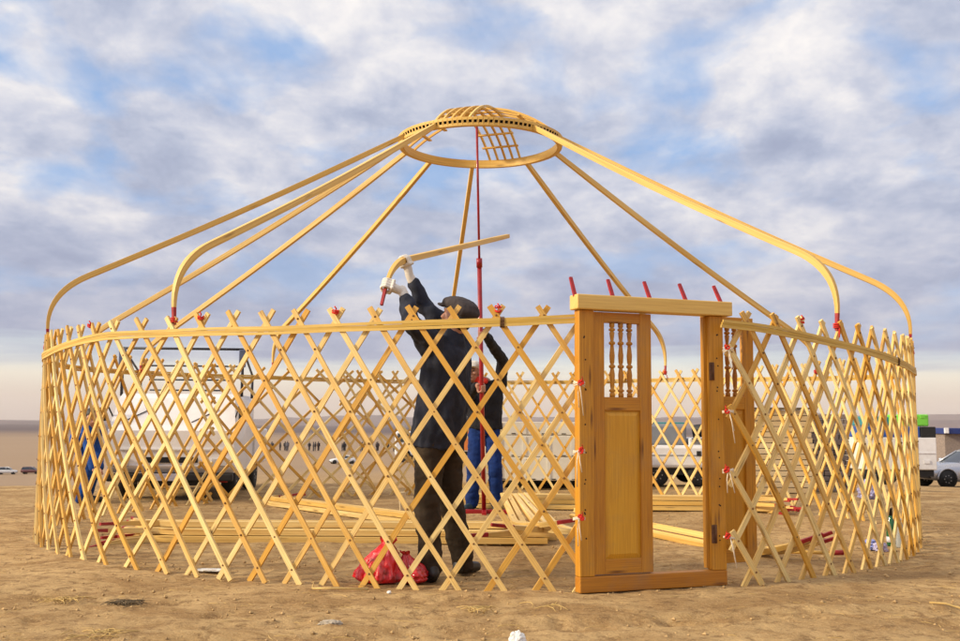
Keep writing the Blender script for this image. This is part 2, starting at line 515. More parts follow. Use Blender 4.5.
build_ground()

def build_hills():
    mb = MB()
    for r0, amp, base, seed, dep in ((6200, 38, 22, 3, 1500), (9000, 100, 34, 8, 2200)):
        n, vs = 240, []
        rows = 6
        for k in range(rows+1):
            q = k/rows
            for i in range(n+1):
                a = RAD(-75+150*i/n)
                ridge = base + amp*(.5+.9*noise.fractal(V((a*3.2, seed, 0)), 1.0, 2.0, 5))
                ridge *= .35 + 1.15*smooth(-.35, .5, a)
                r = r0 + dep*(q-.5) + 200*noise.noise(V((a*9, k*.7, seed)))
                z = -16 + max(0, ridge)*math.sin(math.pi*min(1, q*1.0))**.8*(1+.3*noise.noise(V((a*40, k, seed))))
                if k in (0, rows): z = -20
                vs.append((r*math.sin(a), r*math.cos(a), z))
        fs = [[k*(n+1)+i, k*(n+1)+i+1, (k+1)*(n+1)+i+1, (k+1)*(n+1)+i] for k in range(rows) for i in range(n)]
        mb.add(vs, fs, None, 0, True)
    tag(mb.build('hills', M['hills']), kind='structure')
build_hills()

# ------------------------------------------------------------------ the yurt wall
TR = [-180, -140, -90, -67, -45, -33, -15, 0, 8, 25, 35, 45, 67, 100, 140, 180]
RR = [4.12, 4.08, 3.96, 3.94, 3.92, 3.86, 3.87, 3.97, 4.02, 4.06, 3.99, 3.95, 3.925, 3.95, 4.08, 4.12]
def wrapdeg(t): return (t+180) % 360 - 180
def Rw(t): return float(np.interp(wrapdeg(t), TR, RR))
def wall(t, z, off=0.0):
    r = Rw(t) + off - .012*(z/1.6)
    a = RAD(t)
    return V((r*math.sin(a), DC - r*math.cos(a), z))
def radial(t):
    a = RAD(t)
    return V((math.sin(a), -math.cos(a), 0))

ZT, ZB = 1.615, .078
HS = (ZT-ZB)/8
SW, ST = .0160, .0085          # half width, half thickness of a slat

def lattice(label, cols, lo, hi, off=0.0):
    n = len(cols)
    def T(i):
        if i < 0: return cols[0] + (cols[1]-cols[0])*i
        if i > n-1: return cols[-1] + (cols[-1]-cols[-2])*(i-n+1)
        return float(np.interp(i, range(n), cols))
    root = thing('lattice_wall', label, 'lattice wall', wall((cols[0]+cols[-1])/2, 0), 0, 'lattice wall sections of the yurt frame')
    inv = Matrix.Translation(-root.location)
    for fam in (0, 1):
        d = .5 if fam == 0 else -.5
        for j in range(-5, n+5):
            s0, s1 = -.25 - random.random()*.1, (ZT+.012)/HS
            ji = j + random.uniform(-.055, .055)
            ia, ib = ji + s0*d, ji + s1*d
            # clip to the section's ends
            for s_ in (0, 1):
                lim = lo-.12 if (d > 0) == (s_ == 0) else hi+.12
                val = (lim-ji)/d
                if s_ == 0: s0 = max(s0, val)
                else: s1 = min(s1, val)
            if s1 - s0 < .45: continue
            m = max(2, int((s1-s0)*1.5)+1)
            pts, nr = [], []
            ro = off + (.0088 if fam == 0 else -.0088) + random.uniform(-.001, .001)
            bow = random.uniform(-.012, .012)
            for k in range(m+1):
                s_ = s0 + (s1-s0)*k/m
                t = T(ji + s_*d)
                z = ZT - s_*HS
                pts.append(wall(t, z, ro + bow*math.sin(math.pi*k/m)*.4)); nr.append(radial(t))
            mb = MB()
            w = SW*random.uniform(.9, 1.1)
            mb.sweep(pts, nr, [(-w, -ST), (w, -ST), (w, ST), (-w, ST)], M=inv, u0=random.random()*4)
            if fam == 0:          # little hide knots where the slats are pinned together
                for q in range(0, 9):
                    if s0 < q < s1 and random.random() < .65:
                        t = T(ji+q*d)
                        mb.lathe([(.0075, 0), (.006, .004), (.001, .007)], 7, inv @ Matrix.Translation(wall(t, ZT-q*HS, ro+ST-.001)) @ V((0, 0, 1)).rotation_difference(radial(t)).to_matrix().to_4x4(), mi=1)
            mb.build('slat', [M['slat'], M['hide']], root)
    return root, T

front = [8.95, 5.3, 1.55, -2.2, -6.0, -9.6, -13.3, -16.9, -20.5, -24.3, -28.2, -32.2, -36.7, -41.2, -44.7, -48.2, -51.7, -55.2, -58.7, -62.2, -65.7, -69.2]
w1, _ = lattice('pale front lattice wall section left of the door frame, behind which the capped man stands', front[::-1], 0, len(front)-1)
w2, _ = lattice('lattice wall section at the far left, between the front section and the white truck', [-69.2-4.1*k for k in range(15)][::-1], -.0, 14, -.02)
w3, _ = lattice('wide-meshed back lattice wall section seen beyond the long bundle of poles', [-125-5.9*k for k in range(8)][::-1], 0, 7, .0)
w4, _ = lattice('back lattice wall section behind the man in blue jeans and the doorway', [-208.5+3.45*k for k in range(17)], 0, 16, -.02)
w5, _ = lattice('back lattice wall section in front of the stacked boards, right of the doorway', [151.5-3.5*k for k in range(16)][::-1], 0, 15, 0)
right = [24.4+3.5*k for k in range(22)]
w6, _ = lattice('right front lattice wall section tied to the right door jamb', right, -.5, 21, 0)

# red cord knots left on the tops of some crossings
for root, t in ((w1, -28.2), (w1, -13.3), (w1, 1.55), (w1, -45.4), (w6, 31.4)):
    mb = MB()
    p = wall(t, ZT+.035, .012) - root.location
    for q in range(3):
        z_ = random.uniform(-.012, .016)
        mb.tube([p + V((.019*math.cos(a), .013*math.sin(a), z_ + .006*math.sin(a*2+q))) for a in [k*math.pi/5 for k in range(11)]], .0042, 5)
    mb.tube([p + V((.0, -.014, 0)), p + V((.008, -.018, .02)), p + V((-.004, -.016, .034))], .005, 5)
    mb.build('cord_knot', M['redstring'], root)

# band of thin laths round the top of the wall
TB = [-180, -140, -90, -60, -42, -20, -8, 3, 9, 20, 25, 37, 60, 90, 140, 180]
ZBD = [1.53, 1.54, 1.49, 1.50, 1.565, 1.545, 1.555, 1.575, 1.598, 1.598, 1.58, 1.52, 1.41, 1.45, 1.55, 1.53]
def zband(t): return float(np.interp(wrapdeg(t), TB, ZBD))
band = thing('girth_band', 'band of three thin laths bent round the top of the lattice walls', 'lath band', (0, DC, 0))
inv = Matrix.Translation((0, -DC, 0))
for k in range(3):
    pts, nr = [], []
    t = 9.35 + k*.1
    while t > -339.4 - k*.2:
        e = smooth(7.6, 8.8, t) if t > 0 else smooth(-337.2, -339.2, t)
        pts.append(wall(t, zband(t) + (k-1)*.0178 + .0015*math.sin(t*.35+k*2.1), .024 + .013*e + .002*math.sin(t*.21+k*1.3)))
        nr.append(radial(t)); t -= 1.5
    MB().sweep(pts, nr, [(-.0088, -.005), (.0088, -.005), (.0088, .005), (-.0088, .005)], M=inv).build('lath', M['lath'], band)
for t in (1.9, -95, 52):
    mb = MB()
    p, r_ = wall(t, zband(t), .024), radial(t)
    tv = V((r_.y, -r_.x, 0))
    for q in range(4):
        c_ = p + tv*(q-1.5)*.007
        mb.tube([c_ + r_*.010*math.cos(a) + V((0, 0, .031*math.sin(a))) for a in [k*math.pi/8 for k in range(17)]], .003, 5, M=inv)
    mb.build('cord_lashing', M['rust'], band)

# ------------------------------------------------------------------ the crown
ZC = 3.715
RC = .815
crown = thing('crown_wheel', 'wooden crown wheel with peg holes and domed crossing bars at the top', 'yurt crown', (-.005, DC, ZC))
bm = bmesh.new()
N = 106
rings = []
for r_, z_ in ((RC, 0), (RC+.012, .078), (RC-.05, .078), (RC-.05, 0)):
    rings.append([bm.verts.new((r_*math.cos(2*math.pi*i/N), r_*math.sin(2*math.pi*i/N), z_)) for i in range(N)])
outer = []
for a in range(4):
    for i in range(N):
        f = bm.faces.new([rings[a][i], rings[a][(i+1) % N], rings[(a+1) % 4][(i+1) % N], rings[(a+1) % 4][i]])
        if a == 0: outer.append(f)
bm.normal_update()
uvl = bm.loops.layers.uv.new('UVMap')
for f in bm.faces:
    c_ = f.calc_center_median(); a0 = math.atan2(c_.y, c_.x)
    for l in f.loops:
        a1 = math.atan2(l.vert.co.y, l.vert.co.x)
        if a1-a0 > 3: a1 -= 2*math.pi
        if a1-a0 < -3: a1 += 2*math.pi
        l[uvl].uv = (a1*RC, l.vert.co.z + l.vert.co.xy.length)
r_ = bmesh.ops.inset_individual(bm, faces=outer, thickness=.0135)
for f in outer:
    n_ = V((f.calc_center_median().x, f.calc_center_median().y, 0)).normalized()
    f.material_index = 1
    c_ = f.calc_center_median()
    for v in f.verts:
        v.co = V((v.co.x, v.co.y, c_.z + (v.co.z-c_.z)*.44))
    r2 = bmesh.ops.extrude_discrete_faces(bm, faces=[f])
    for f2 in r2['faces']:
        f2.material_index = 1
        for v in f2.verts: v.co -= n_*.022
me = bpy.data.meshes.new('rim'); bm.to_mesh(me); bm.free()
link('rim', me, [M['crown'], M['hole']], crown)
def dome_bars(ang, nb, sp):
    d = V((math.sin(ang), math.cos(ang), 0)); s_ = V((d.y, -d.x, 0))
    hgt = .30
    def pt(o, q, dz=0):
        half = math.sqrt(max(.01, (RC-.012)**2 - o*o))
        x = q*half
        return d*x + s_*(o*(1-.0*q)) + V((0, 0, .066 + hgt*(1-abs(q)**2.2) + dz))
    for k in range(nb):
        o = (k-(nb-1)/2)*sp
        pts = [pt(o, -1+2*i/24) for i in range(25)]
        MB().sweep(pts, V((0, 0, 1)), [(-.010, -.011), (.010, -.011), (.010, .011), (-.010, .011)]).build('dome_bar', M['crown'], crown)
    w_ = (nb-1)/2*sp+.03
    for q in (-.78, -.56, .56, .78):
        a, b = pt(-w_, q), pt(w_, q)
        half = math.sqrt((RC-.012)**2)
        p1, p2 = d*(q*half*.97) - s_*w_, d*(q*half*.97) + s_*w_
        z_ = pt(0, q).z - .02
        MB().sweep([V((p1.x, p1.y, z_)), V((p2.x, p2.y, z_))], V((0, 0, 1)), [(-.018, -.007), (.018, -.007), (.018, .007), (-.018, .007)]).build('cross_stick', M['crown'], crown)
dome_bars(RAD(20), 5, .084)
dome_bars(RAD(-70), 3, .115)

# ------------------------------------------------------------------ roof poles
PROF = [(a*.86, b*.92) for a, b in ((-.024, -.026), (.024, -.026), (.026, -.024), (.026, .024), (.024, .026), (-.024, .026), (-.026, .024), (-.026, -.024))]
def pole_meshes(pts, nrm, M_=None, tiplen=.13, size=1.0):
    """pts from the painted lower tip to the upper end"""
    L = [0]
    for a, b in zip(pts, pts[1:]): L.append(L[-1] + (b-a).length)
    scl = [.46 + .54*smooth(0, .55, l) for l in L]
    scl = [s*size*(1 - .12*smooth(L[-1]-.5, L[-1], l)) for s, l in zip(scl, L)]
    k = next(i for i, l in enumerate(L) if l >= tiplen)
    body = MB().sweep(pts[k:], nrm[k:] if isinstance(nrm, list) else nrm, PROF, scl[k:], M=M_)
    tip = MB().sweep(pts[:k+1], nrm[:k+1] if isinstance(nrm, list) else nrm, PROF, scl[:k+1], M=M_)
    return body, tip

def resample(pts, step):
    out = [pts[0]]
    for a, b in zip(pts, pts[1:]):
        n = max(1, int((b-a).length/step))
        for i in range(1, n+1): out.append(a + (b-a)*(i/n))
    return out

def bent(tip, corner, end, r1, r2, n=12):
    """tip -> rounded corner -> straight end"""
    d1, d2 = (tip-corner), (end-corner)
    p1, p2 = corner + d1.normalized()*r1, corner + d2.normalized()*r2
    mid = [p1*(1-q)**2 + corner*2*q*(1-q) + p2*q*q for q in [i/n for i in range(n+1)]]
    return resample([tip, *mid], .045) + resample([p2, end], .25)[1:]

def standing_pole(t, label, dz=0.0, ch=.42):
    a = radial(t)
    rb = Rw(t)
    base = wall(t, ZT+.0+dz, -.012)
    corner = wall(t, ZT+ch+dz, .015)
    end = V((0, DC, ZC+.036)) + a*(RC-.01)
    pts = bent(base, corner, end, ch*.72, .36)
    sag = []
    for i, p in enumerate(pts):
        q = (p-end).length/3.6
        sag.append(p + V((0, 0, -.035*math.sin(math.pi*min(1, q)))))
    side = V((a.y, -a.x, 0))
    nrm = []
    for i in range(len(sag)):
        tt = (sag[min(i+1, len(sag)-1)] - sag[max(0, i-1)]).normalized()
        nrm.append(side.cross(tt))
    r = thing('roof_pole', label, 'roof pole', base, 0, 'roof poles standing between wall and crown')
    iv = Matrix.Translation(-base)
    b, tp = pole_meshes(sag, nrm, iv, .085)
    b.build('shaft', M['pole'], r); tp.build('red_tip', M['red'], r)
    mb = MB()
    for q in range(3):           # the cord that ties the foot to the crossing
        c_ = base + V((0, 0, .02+.012*q))
        mb.tube([c_ - base + a*.022*math.cos(x) + side*.022*math.sin(x) for x in [k*math.pi/5 for k in range(11)]], .005, 5)
    mb.tube([V((0, 0, .02)) + a*.02, a*.03 + side*.02 + V((0, 0, -.05))], .005, 5)
    mb.build('tie_string', M['redstring'], r)
standing_pole(-66.5, 'bent roof pole rising from the outer left edge of the lattice wall')
standing_pole(-92, 'bent roof pole on the far left, half hidden behind two nearer poles', -.10, .26)
standing_pole(-32.2, 'nearest left roof pole with sharp bend above the front lattice wall')
standing_pole(-109.5, 'long straight-looking roof pole just below the nearest left roof pole', -.12, .24)
standing_pole(-139.3, 'thin roof pole from the back left wall, left of the capped man')
standing_pole(-173.5, 'steep roof pole rising behind the capped man to the crown')
standing_pole(143.6, 'roof pole from the back wall curving down into the open doorway')
standing_pole(109.5, 'roof pole passing above the door lintel down to the back right wall', -.08, .28)
standing_pole(37.9, 'nearest right roof pole with thick bend above the right lattice wall')
standing_pole(66.5, 'bent roof pole rising from the outer right edge of the lattice wall')

# ------------------------------------------------------------------ loose poles on the ground
def loose_pole_proto():
    tip, corner, end = V((.0, .46, 0)), V((0, 0, 0)), V((3.35, .0, 0))
    # lying flat: x along the straight, bend turned sideways
    d = V((math.cos(RAD(115)), math.sin(RAD(115)), 0))*.47
    pts = bent(d, corner, end, .3, .42)
    r = bpy.data.objects.new('roof_pole', None); r.empty_display_size = .1; COL.objects.link(r)
    b, tp = pole_meshes(pts, V((0, 0, 1)), None, .13)
    b.build('shaft', M['pole'], r); tp.build('red_tip', M['red'], r)
    return r
proto = loose_pole_proto()
used = [False]
def lay_pole(corner, end, roll, label, group):
    """corner: where the bend is; end: the straight end; roll: the bend's tilt about the pole"""
    o = proto if not used[0] else copy_tree(proto)
    used[0] = True
    x = (end-corner).normalized()
    y = V((0, 0, 1)).cross(x).normalized(); z = x.cross(y)
    R = Matrix((x, y, z)).transposed().to_4x4() @ Matrix.Rotation(roll, 4, 'X')
    o.matrix_world = Matrix.Translation(corner) @ R
    tag(o, label, 'roof pole', group)
    return o
def bundle(c0, c1, layers, label, group, sp=.058, rolls=(0,), jit=.12, z0=.03):
    d = (c1-c0); d.z = 0; L = d.length; d.normalize()
    s = V((-d.y, d.x, 0))
    for li, n in enumerate(layers):
        for k in range(n):
            o = (k-(n-1)/2)*sp + random.uniform(-.006, .006)
            sh = random.uniform(-jit, jit)
            a = c0 + s*o + d*sh; b = a + (c1-c0).normalized()*3.35 + s*random.uniform(-.05, .05)
            a.z += z0 + li*.054; b.z += z0 + li*.054
            lay_pole(a, b, random.choice(rolls)+random.uniform(-.1, .1), label, group)
bundle(V((-2.78, 8.62, 0)), V((.6, 8.66, 0)), (8, 6, 3), 'pale roof pole lying in the long bundle behind the red bags', 'roof poles of the long front bundle', rolls=(0, math.pi, .08, math.pi-.08))
bundle(V((-2.45, 12.3, 0)), V((-.35, 9.75, 0)), (4, 3), 'pale roof pole lying in the slanting bundle left of the capped man', 'roof poles of the slanting left bundle', rolls=(0, .1))
bundle(V((3.28, 11.9, 0)), V((-.2, 12.1, 0)), (7, 6, 4), 'pale roof pole lying in the far bundle seen across the doorway', 'roof poles of the far bundle', rolls=(0, math.pi, .1), sp=.06)
bundle(V((2.12, 7.55, 0)), V((1.05, 10.8, 0)), (3, 1), 'pale roof pole lying slantwise on the earth inside the doorway', 'roof poles slanting inside the doorway', rolls=(.3, math.pi-.4), sp=.075)
for k, (xa, xb, rl) in enumerate(((.33, .30, 0), (.42, .36, math.pi), (.50, .42, .15), (.27, .24, math.pi-.2), (.56, .48, math.pi+.1))):
    lay_pole(V((xa, 7.1+.05*k, .235+.012*(k % 2))), V((xb, 10.4, .25)), rl, 'short-looking roof pole laid end-on across the long bundle, left of the door frame', 'roof poles laid across the long bundle')
# a thin stick with a red end by the right wall
mb = MB(); s0, s1 = gpt(792, 556), gpt(830, 557)
mb.tube([s0 + V((-.55, .25, .03)), s0 + V((0, 0, .03)), s1 + V((0, 0, .03))], .014, 8)
st = tag(mb.build('wooden_stick', M['pole']), 'thin wooden stick with a red end on the earth by the right lattice wall', 'stick')
MB().tube([s1 + V((-.0, 0, .03)), s1 + V((.1, .0, .032))], .019, 8).build('red_end', M['red'], st)
# the man's own pole is built below

# ------------------------------------------------------------------ the door
pl, pr = gpt(580, 594), gpt(727.5, 585.5)
ex = (pr-pl); ex.z = 0; DWID = ex.length; ex.normalize()
drz = math.atan2(ex.y, ex.x)
door = thing('door_frame', 'orange varnished wooden door frame with a pale lintel and red pegs', 'door frame', (pl.x, pl.y, 0), drz)
JW, JD = .098, .066
zl = 1.645                       # underside of the lintel
def dots(mb, x, y, zs, mi=1):
    for z in zs:
        for _ in range(random.choice((1, 2, 2, 3))):
            mb.lathe([(.0055, 0), (.005, .0012)], 7, Matrix.Translation((x+random.uniform(-.006, .006), y, z+random.uniform(-.03, .03))) @ Matrix.Rotation(math.pi/2, 4, 'X'), mi=mi, smooth=False)
for x0 in (JW/2, DWID-JW/2):
    mb = MB().box((x0, JD/2, zl/2+.046), (JW, JD, zl-.092), axis=2, bev=.005)
    dots(mb, x0-.012 if x0 < .3 else x0+.004, 0, (.3, .47, .62, .8, .98, 1.18, 1.36, 1.5))
    mb.build('jamb', [M['varnish'], M['hole']], door)
MB().box((DWID/2, JD/2, .0455), (DWID, JD+.004, .091), axis=0, bev=.006).build('threshold', M['varnish'], door)
# a rebate strip inside the right jamb
MB().box((DWID-JW-.012, JD/2+.02, zl/2+.05), (.022, .03, zl-.106), axis=2, bev=.002).build('stop_strip', M['varnish'], door)
lintel = MB().box((DWID/2+.012, JD/2-.012, zl+.0455), (DWID+.075, JD+.045, .088), axis=0, bev=.006).build('lintel', M['lintel'], door)
for k in range(5):
    x = -.018 + (DWID+.018)*k/4
    p = V((x, .02, zl+.091)); d = V((-.005-.004*k, .045, .108))
    MB().sweep([p - d*.1, p + d*.4, p + d], V((0, -1, .3)), [(-.0108, -.007), (.0108, -.007), (.0108, .007), (-.0108, .007)], [1, 1, .9]).build('peg', M['red'], lintel)
LW = (DWID-2*JW)/2 - .003
LH = zl - .091 - .012
def leaf():
    """origin: hinge side bottom; x towards the free edge; outer face at y=0"""
    mb = MB(); T_ = .042; sw = .078
    mb.box((sw/2, T_/2, LH/2), (sw, T_, LH), axis=2, bev=.004)
    mb.box((LW-sw/2, T_/2, LH/2), (sw, T_, LH), axis=2, bev=.004)
    for z0, z1 in ((0, .085), (.955, 1.035), (LH-.062, LH)):
        mb.box((LW/2, T_/2+.001, (z0+z1)/2), (LW-2*sw+.002, T_-.003, z1-z0), axis=0, bev=.003)
    o = mb.build('door_leaf', M['varnish'], door)
    pm = MB(); pw, p0, p1 = LW-2*sw, .085, .955
    pm.box((LW/2, T_/2, (p0+p1)/2), (pw+.004, .012, p1-p0+.004), axis=2)
    for y0, sgn in ((T_/2-.006, -1), (T_/2+.006, 1)):      # raised field with sloping edges
        b_, f_ = .004, .030
        vs = [(LW/2+sx*(pw/2-b_), y0, (p0+p1)/2+sz*((p1-p0)/2-b_)) for sx, sz in ((-1, -1), (1, -1), (1, 1), (-1, 1))]
        vs += [(LW/2+sx*(pw/2-f_), y0+sgn*.011, (p0+p1)/2+sz*((p1-p0)/2-f_)) for sx, sz in ((-1, -1), (1, -1), (1, 1), (-1, 1))]
        fs = [[0, 1, 5, 4], [1, 2, 6, 5], [2, 3, 7, 6], [3, 0, 4, 7], [4, 5, 6, 7]]
        if sgn > 0: fs = [f[::-1] for f in fs]
        pm.add(vs, fs, [(v[2], v[0]) for v in vs])
    pm.build('panel', M['panel'], o)
    z0, z1 = 1.035, LH-.062
    H_ = z1-z0
    prof = [(.016, 0), (.016, .05), (.010, .06), (.019, .08), (.019, .095), (.010, .11), (.013, .15), (.0165, .30), (.012, .37), (.010, .385), (.019, .40), (.019, .425), (.010, .44),
            (.014, .47), (.0165, .56), (.012, .66), (.010, .70), (.019, .715), (.019, .74), (.010, .755), (.012, .80), (.016, .87), (.010, .885), (.019, .90), (.019, .92), (.010, .935), (.016, .95), (.016, 1.0)]
    for k in (-1, 0, 1):
        MB().lathe([(r_, z_*H_) for r_, z_ in prof], 12, Matrix.Translation((LW/2+k*.0585, T_/2, z0))).build('baluster', M['varnish'], o)
    return o
lf = leaf(); lf.location = (JW+.001, .020, .097)
rf = copy_tree(lf, door)
rf.location = (DWID-JW+.018, JD+.022, .115)
rf.rotation_euler = (0, 0, RAD(6)); rf['label'] = 'door leaf swung fully open behind the right jamb'
lf['label'] = 'closed left door leaf with three turned balusters'
for z in (.31, 1.30):
    mb = MB().box((0, 0, 0), (.026, .006, .11), bev=.002)
    mb.tube([(0.013, -.004, -.055), (.013, -.004, .055)], .007, 8)
    for q in (-.035, 0, .035): mb.lathe([(.004, 0), (.003, .002)], 6, Matrix.Translation((-.004, -.003, q)) @ Matrix.Rotation(math.pi/2, 4, 'X'), smooth=False)
    mb.build('hinge', M['rust'], door, (DWID-JW+.004, -.0035, z))

# cords that tie the lattice to the jambs
def tie(px, py, label, side):
    p = at(px, py, 0.985*(pl.y if side < 0 else pr.y))
    r = thing('tie_cord', label, 'tie cord', p, 0, 'cords tying lattice to door jambs')
    mb = MB()
    for q in range(4):
        th = random.uniform(-.5, .5)
        dv = V((math.cos(th), 0, math.sin(th)))
        mb.tube([dv*-.035, dv*.0 + V((0, -.014, .004*q)), dv*.035], .0038, 5)
    for q in range(2):
        x = random.uniform(-.02, .02)
        mb.tube([V((x*.3, -.012, 0)), V((x, -.016, -.05)), V((x*1.6+.01, -.012, -random.uniform(.09, .2)))], .003, 5)
    mb.build('white_string', M['string'], r)
    m2 = MB()
    for q in range(3):
        c_ = V((-.010*side + random.uniform(-.006, .006), -.014, .010 + random.uniform(-.008, .008)))
        m2.tube([c_ + V((.012*math.cos(a), .004*math.sin(2*a), .011*math.sin(a))) for a in [k*math.pi/4 for k in range(9)]], .0045, 5)
    m2.tube([V((-.01*side, -.016, .012)), V((-.02*side, -.018, .03)), V((-.016*side, -.016, .042))], .004, 5)
    m2.build('red_knot', M['redstring'], r)
tie(579, 384, 'white and red tie cord highest on the left door jamb', -1)
tie(579, 452, 'white and red tie cord half way down the left door jamb', -1)
tie(579, 519, 'white and red tie cord lowest on the left door jamb', -1)
tie(728, 350, 'white and red tie cord highest on the right door jamb', 1)
tie(728, 412, 'white and red tie cord second from the top of the right jamb', 1)
tie(728, 471, 'white and red tie cord third from the top of the right jamb', 1)
tie(729, 538, 'white and red tie cord lowest on the right door jamb', 1)

# ------------------------------------------------------------------ the red prop in the middle
pb = gpt(484, 514); ptop = V((-.045, 10.12, ZC+.28))
prop = thing('support_post', 'red metal support post on a crossed foot holding up the crown', 'support post', pb)
ax = (ptop-pb)
MB().tube([V((0, 0, .03)), ax*.655], .024, 12).build('lower_tube', M['redpole'], prop)
MB().tube([ax*.62, ax], .0125, 10).build('upper_rod', M['redpole'], prop)
MB().tube([ax*.645, ax*.668], .031, 12).build('clamp_collar', M['redpole'], prop)
mb = MB().box((.06, 0, .025), (.62, .05, .045), bev=.005).box((0, 0, .028), (.05, .6, .04), bev=.005)
mb.build('foot_bar', M['redpole'], prop)

exec_people = True
# ------------------------------------------------------------------ people
UP = V((0, 0, 1))
def grip(mb, c, axis, f, rp=.026, s=1.0, rf=.0098):
    """a hand closed round a bar: c on the bar's axis, axis along the bar, f from wrist to hand"""
    a = axis.normalized()
    n = (f - a*f.dot(a)).normalized()
    m = a.cross(n)
    pc = c - n*(rp+.018*s)
    # palm
    for k in range(4):
        o = (k-1.5)*.0205*s
        mb.cap(pc + a*o - m*.030*s, pc + a*o + m*.034*s, .0155*s, .0145*s, 8)
    # wrist
    w = c - n*(rp+.03) - n*.075*s - m*.01*s
    mb.cap(pc - n*.005, w, .034*s, .030*s, 10)
    for k in range(4):
        o = (k-1.5)*.0208*s
        ln = (.92, 1.0, .97, .82)[k]
        ths = [RAD(x) for x in (128, 75*1.0, 22, -28*ln)]
        rr_ = rp + .0105*s
        pts = [pc + a*o + m*.034*s] + [c + a*o + (-n*math.cos(t)*-1*-1 + m*math.sin(t)*0)*0 + (n*math.cos(t) + m*math.sin(t))*rr_ for t in ths[1:]]
        pts.insert(1, c + a*o + (n*math.cos(ths[0]) + m*math.sin(ths[0]))*(rr_+.006))
        for p, q, r1, r2 in zip(pts, pts[1:], (1.08, 1.05, 1.0, .95), (1.05, 1.0, .95, .85)):
            mb.cap(p, q, rf*s*r1, rf*s*r2, 8)
    # thumb, from the side of the palm, closing over the fingers
    o = -.040*s
    tp = [pc + a*(-.026*s) - m*.024*s, c + a*o + (n*math.cos(RAD(-120)) + m*math.sin(RAD(-120)))*(rp+.014*s),
          c + a*(o+.004) + (n*math.cos(RAD(-65)) + m*math.sin(RAD(-65)))*(rp+.012*s), c + a*(o+.016) + (n*math.cos(RAD(-25)) + m*math.sin(RAD(-25)))*(rp+.013*s)]
    for p, q, r1, r2 in zip(tp, tp[1:], (.0155, .0125, .0115), (.0125, .0115, .0095)):
        mb.cap(p, q, r1*s, r2*s, 8)
    return w

def head_parts(mb, c, fwd, up, s=1.0):
    """skull, face and ears; c the middle of the head"""
    fwd = fwd.normalized(); rt = fwd.cross(up).normalized(); up = rt.cross(fwd)
    R = Matrix((rt, fwd, up)).transposed()
    P = lambda x, y, z: c + (rt*x + fwd*y + up*z)*s
    mb.ell(P(0, -.012, .025), (.076*s, .094*s, .092*s), R)
    mb.ell(P(0, .022, -.045), (.058*s, .066*s, .072*s), R)
    mb.ell(P(0, .066, -.094), (.026*s, .022*s, .02*s), R)             # chin
    mb.cap(P(0, .086, .012), P(0, .108, -.028), .010*s, .0145*s, 8)    # nose
    for x in (-1, 1):
        mb.ell(P(x*.014, .098, -.032), (.010*s, .010*s, .008*s), R)
        mb.ell(P(x*.04, .070, -.022), (.026*s, .022*s, .02*s), R)      # cheek
        mb.ell(P(x*.079, -.012, -.012), (.011*s, .024*s, .033*s), R)   # ear
        mb.cap(P(x*.012, .086, .026), P(x*.05, .073, .024), .0105*s, .010*s, 8)   # brow
    mb.cap(P(-.018, .088, -.060), P(.018, .088, -.060), .0075*s, .0075*s, 8)
    mb.cap(P(-.014, .086, -.072), P(.014, .086, -.072), .008*s, .008*s, 8)
    return P, R

def face_details(P, R, parent, s=1.0):
    for x in (-1, 1):
        MB().ell(P(x*.032, .081, .006), (.013*s, .008*s, .0075*s), R, 10).build('eye', M['eye'], parent)
        MB().cap(P(x*.017, .096, .030), P(x*.047, .083, .030), .0042*s, .0034*s, 6).build('eyebrow', M['hair'], parent)
    MB().cap(P(-.017, .0965, -.066), P(.017, .0965, -.066), .0035*s, .0035*s, 6).build('lips', M['lip'], parent)

def shoe(heel, toe, mat, parent, s=1.0):
    """heel and toe on the ground"""
    d = (toe-heel).normalized()
    mb = MB()
    L = (toe-heel).length
    mb.cap(heel + d*.035 + UP*.045, heel + d*.12 + UP*.05, .038*s, .04*s, 10)
    mb.cap(heel + d*.10 + UP*.045, heel + d*(L-.045) + UP*.034, .043*s, .036*s, 10)
    mb.cap(heel + d*.045 + UP*.055, heel + d*.055 + UP*.085, .041*s, .041*s, 10)
    o = remesh(mb, 'shoe', mat, parent, .009, 4)
    for v in o.data.vertices: v.co.z = max(v.co.z, .004 + .25*min(0, v.co.z))
    return o

def leg_cloth(mb, hip, knee, ank, r=(.095, .075, .062)):
    mb.cap(hip, knee, r[0], r[1], 12); mb.cap(knee, ank, r[1]*1.0, r[2], 12)
    d = (ank-knee).normalized()
    mb.cap(ank - d*.03, ank + d*.01, r[2]*1.06, r[2]*1.02, 12)

# --- the pole the man holds
Tt = at(381.5, 305, 6.40); Cc = at(391.5, 263, 6.53); Ee = at(508, 236, 9.55)
hp = bent(Tt, Cc, Ee, .20, .26)
held = thing('roof_pole', 'bent roof pole held up overhead by the man in the flat cap', 'roof pole', Tt)
dd = (Ee-Cc).normalized(); sidev = (Tt-Cc).normalized().cross(dd).normalized()
nrm = []
for i in range(len(hp)):
    tt = (hp[min(i+1, len(hp)-1)] - hp[max(0, i-1)]).normalized()
    nrm.append(sidev.cross(tt))
b, tp = pole_meshes(hp, nrm, Matrix.Translation(-Tt), .10, .84)
b.build('shaft', M['pole'], held); tp.build('red_tip', M['red'], held)
def on_pole(px, py):
    best = min(range(1, len(hp)-1), key=lambda i: (project(hp[i])-V((px, py))).length)
    return hp[best], (hp[best+1]-hp[best-1]).normalized()
def project(p):
    z = p.z-HC
    d = p.y*math.cos(PITCH) + z*math.sin(PITCH); u = -p.y*math.sin(PITCH) + z*math.cos(PITCH)
    X, Y = F*p.x/d, -F*u/d
    return V((480 + X*math.cos(ROLL) - Y*math.sin(ROLL), 320.5 + X*math.sin(ROLL) + Y*math.cos(ROLL)))

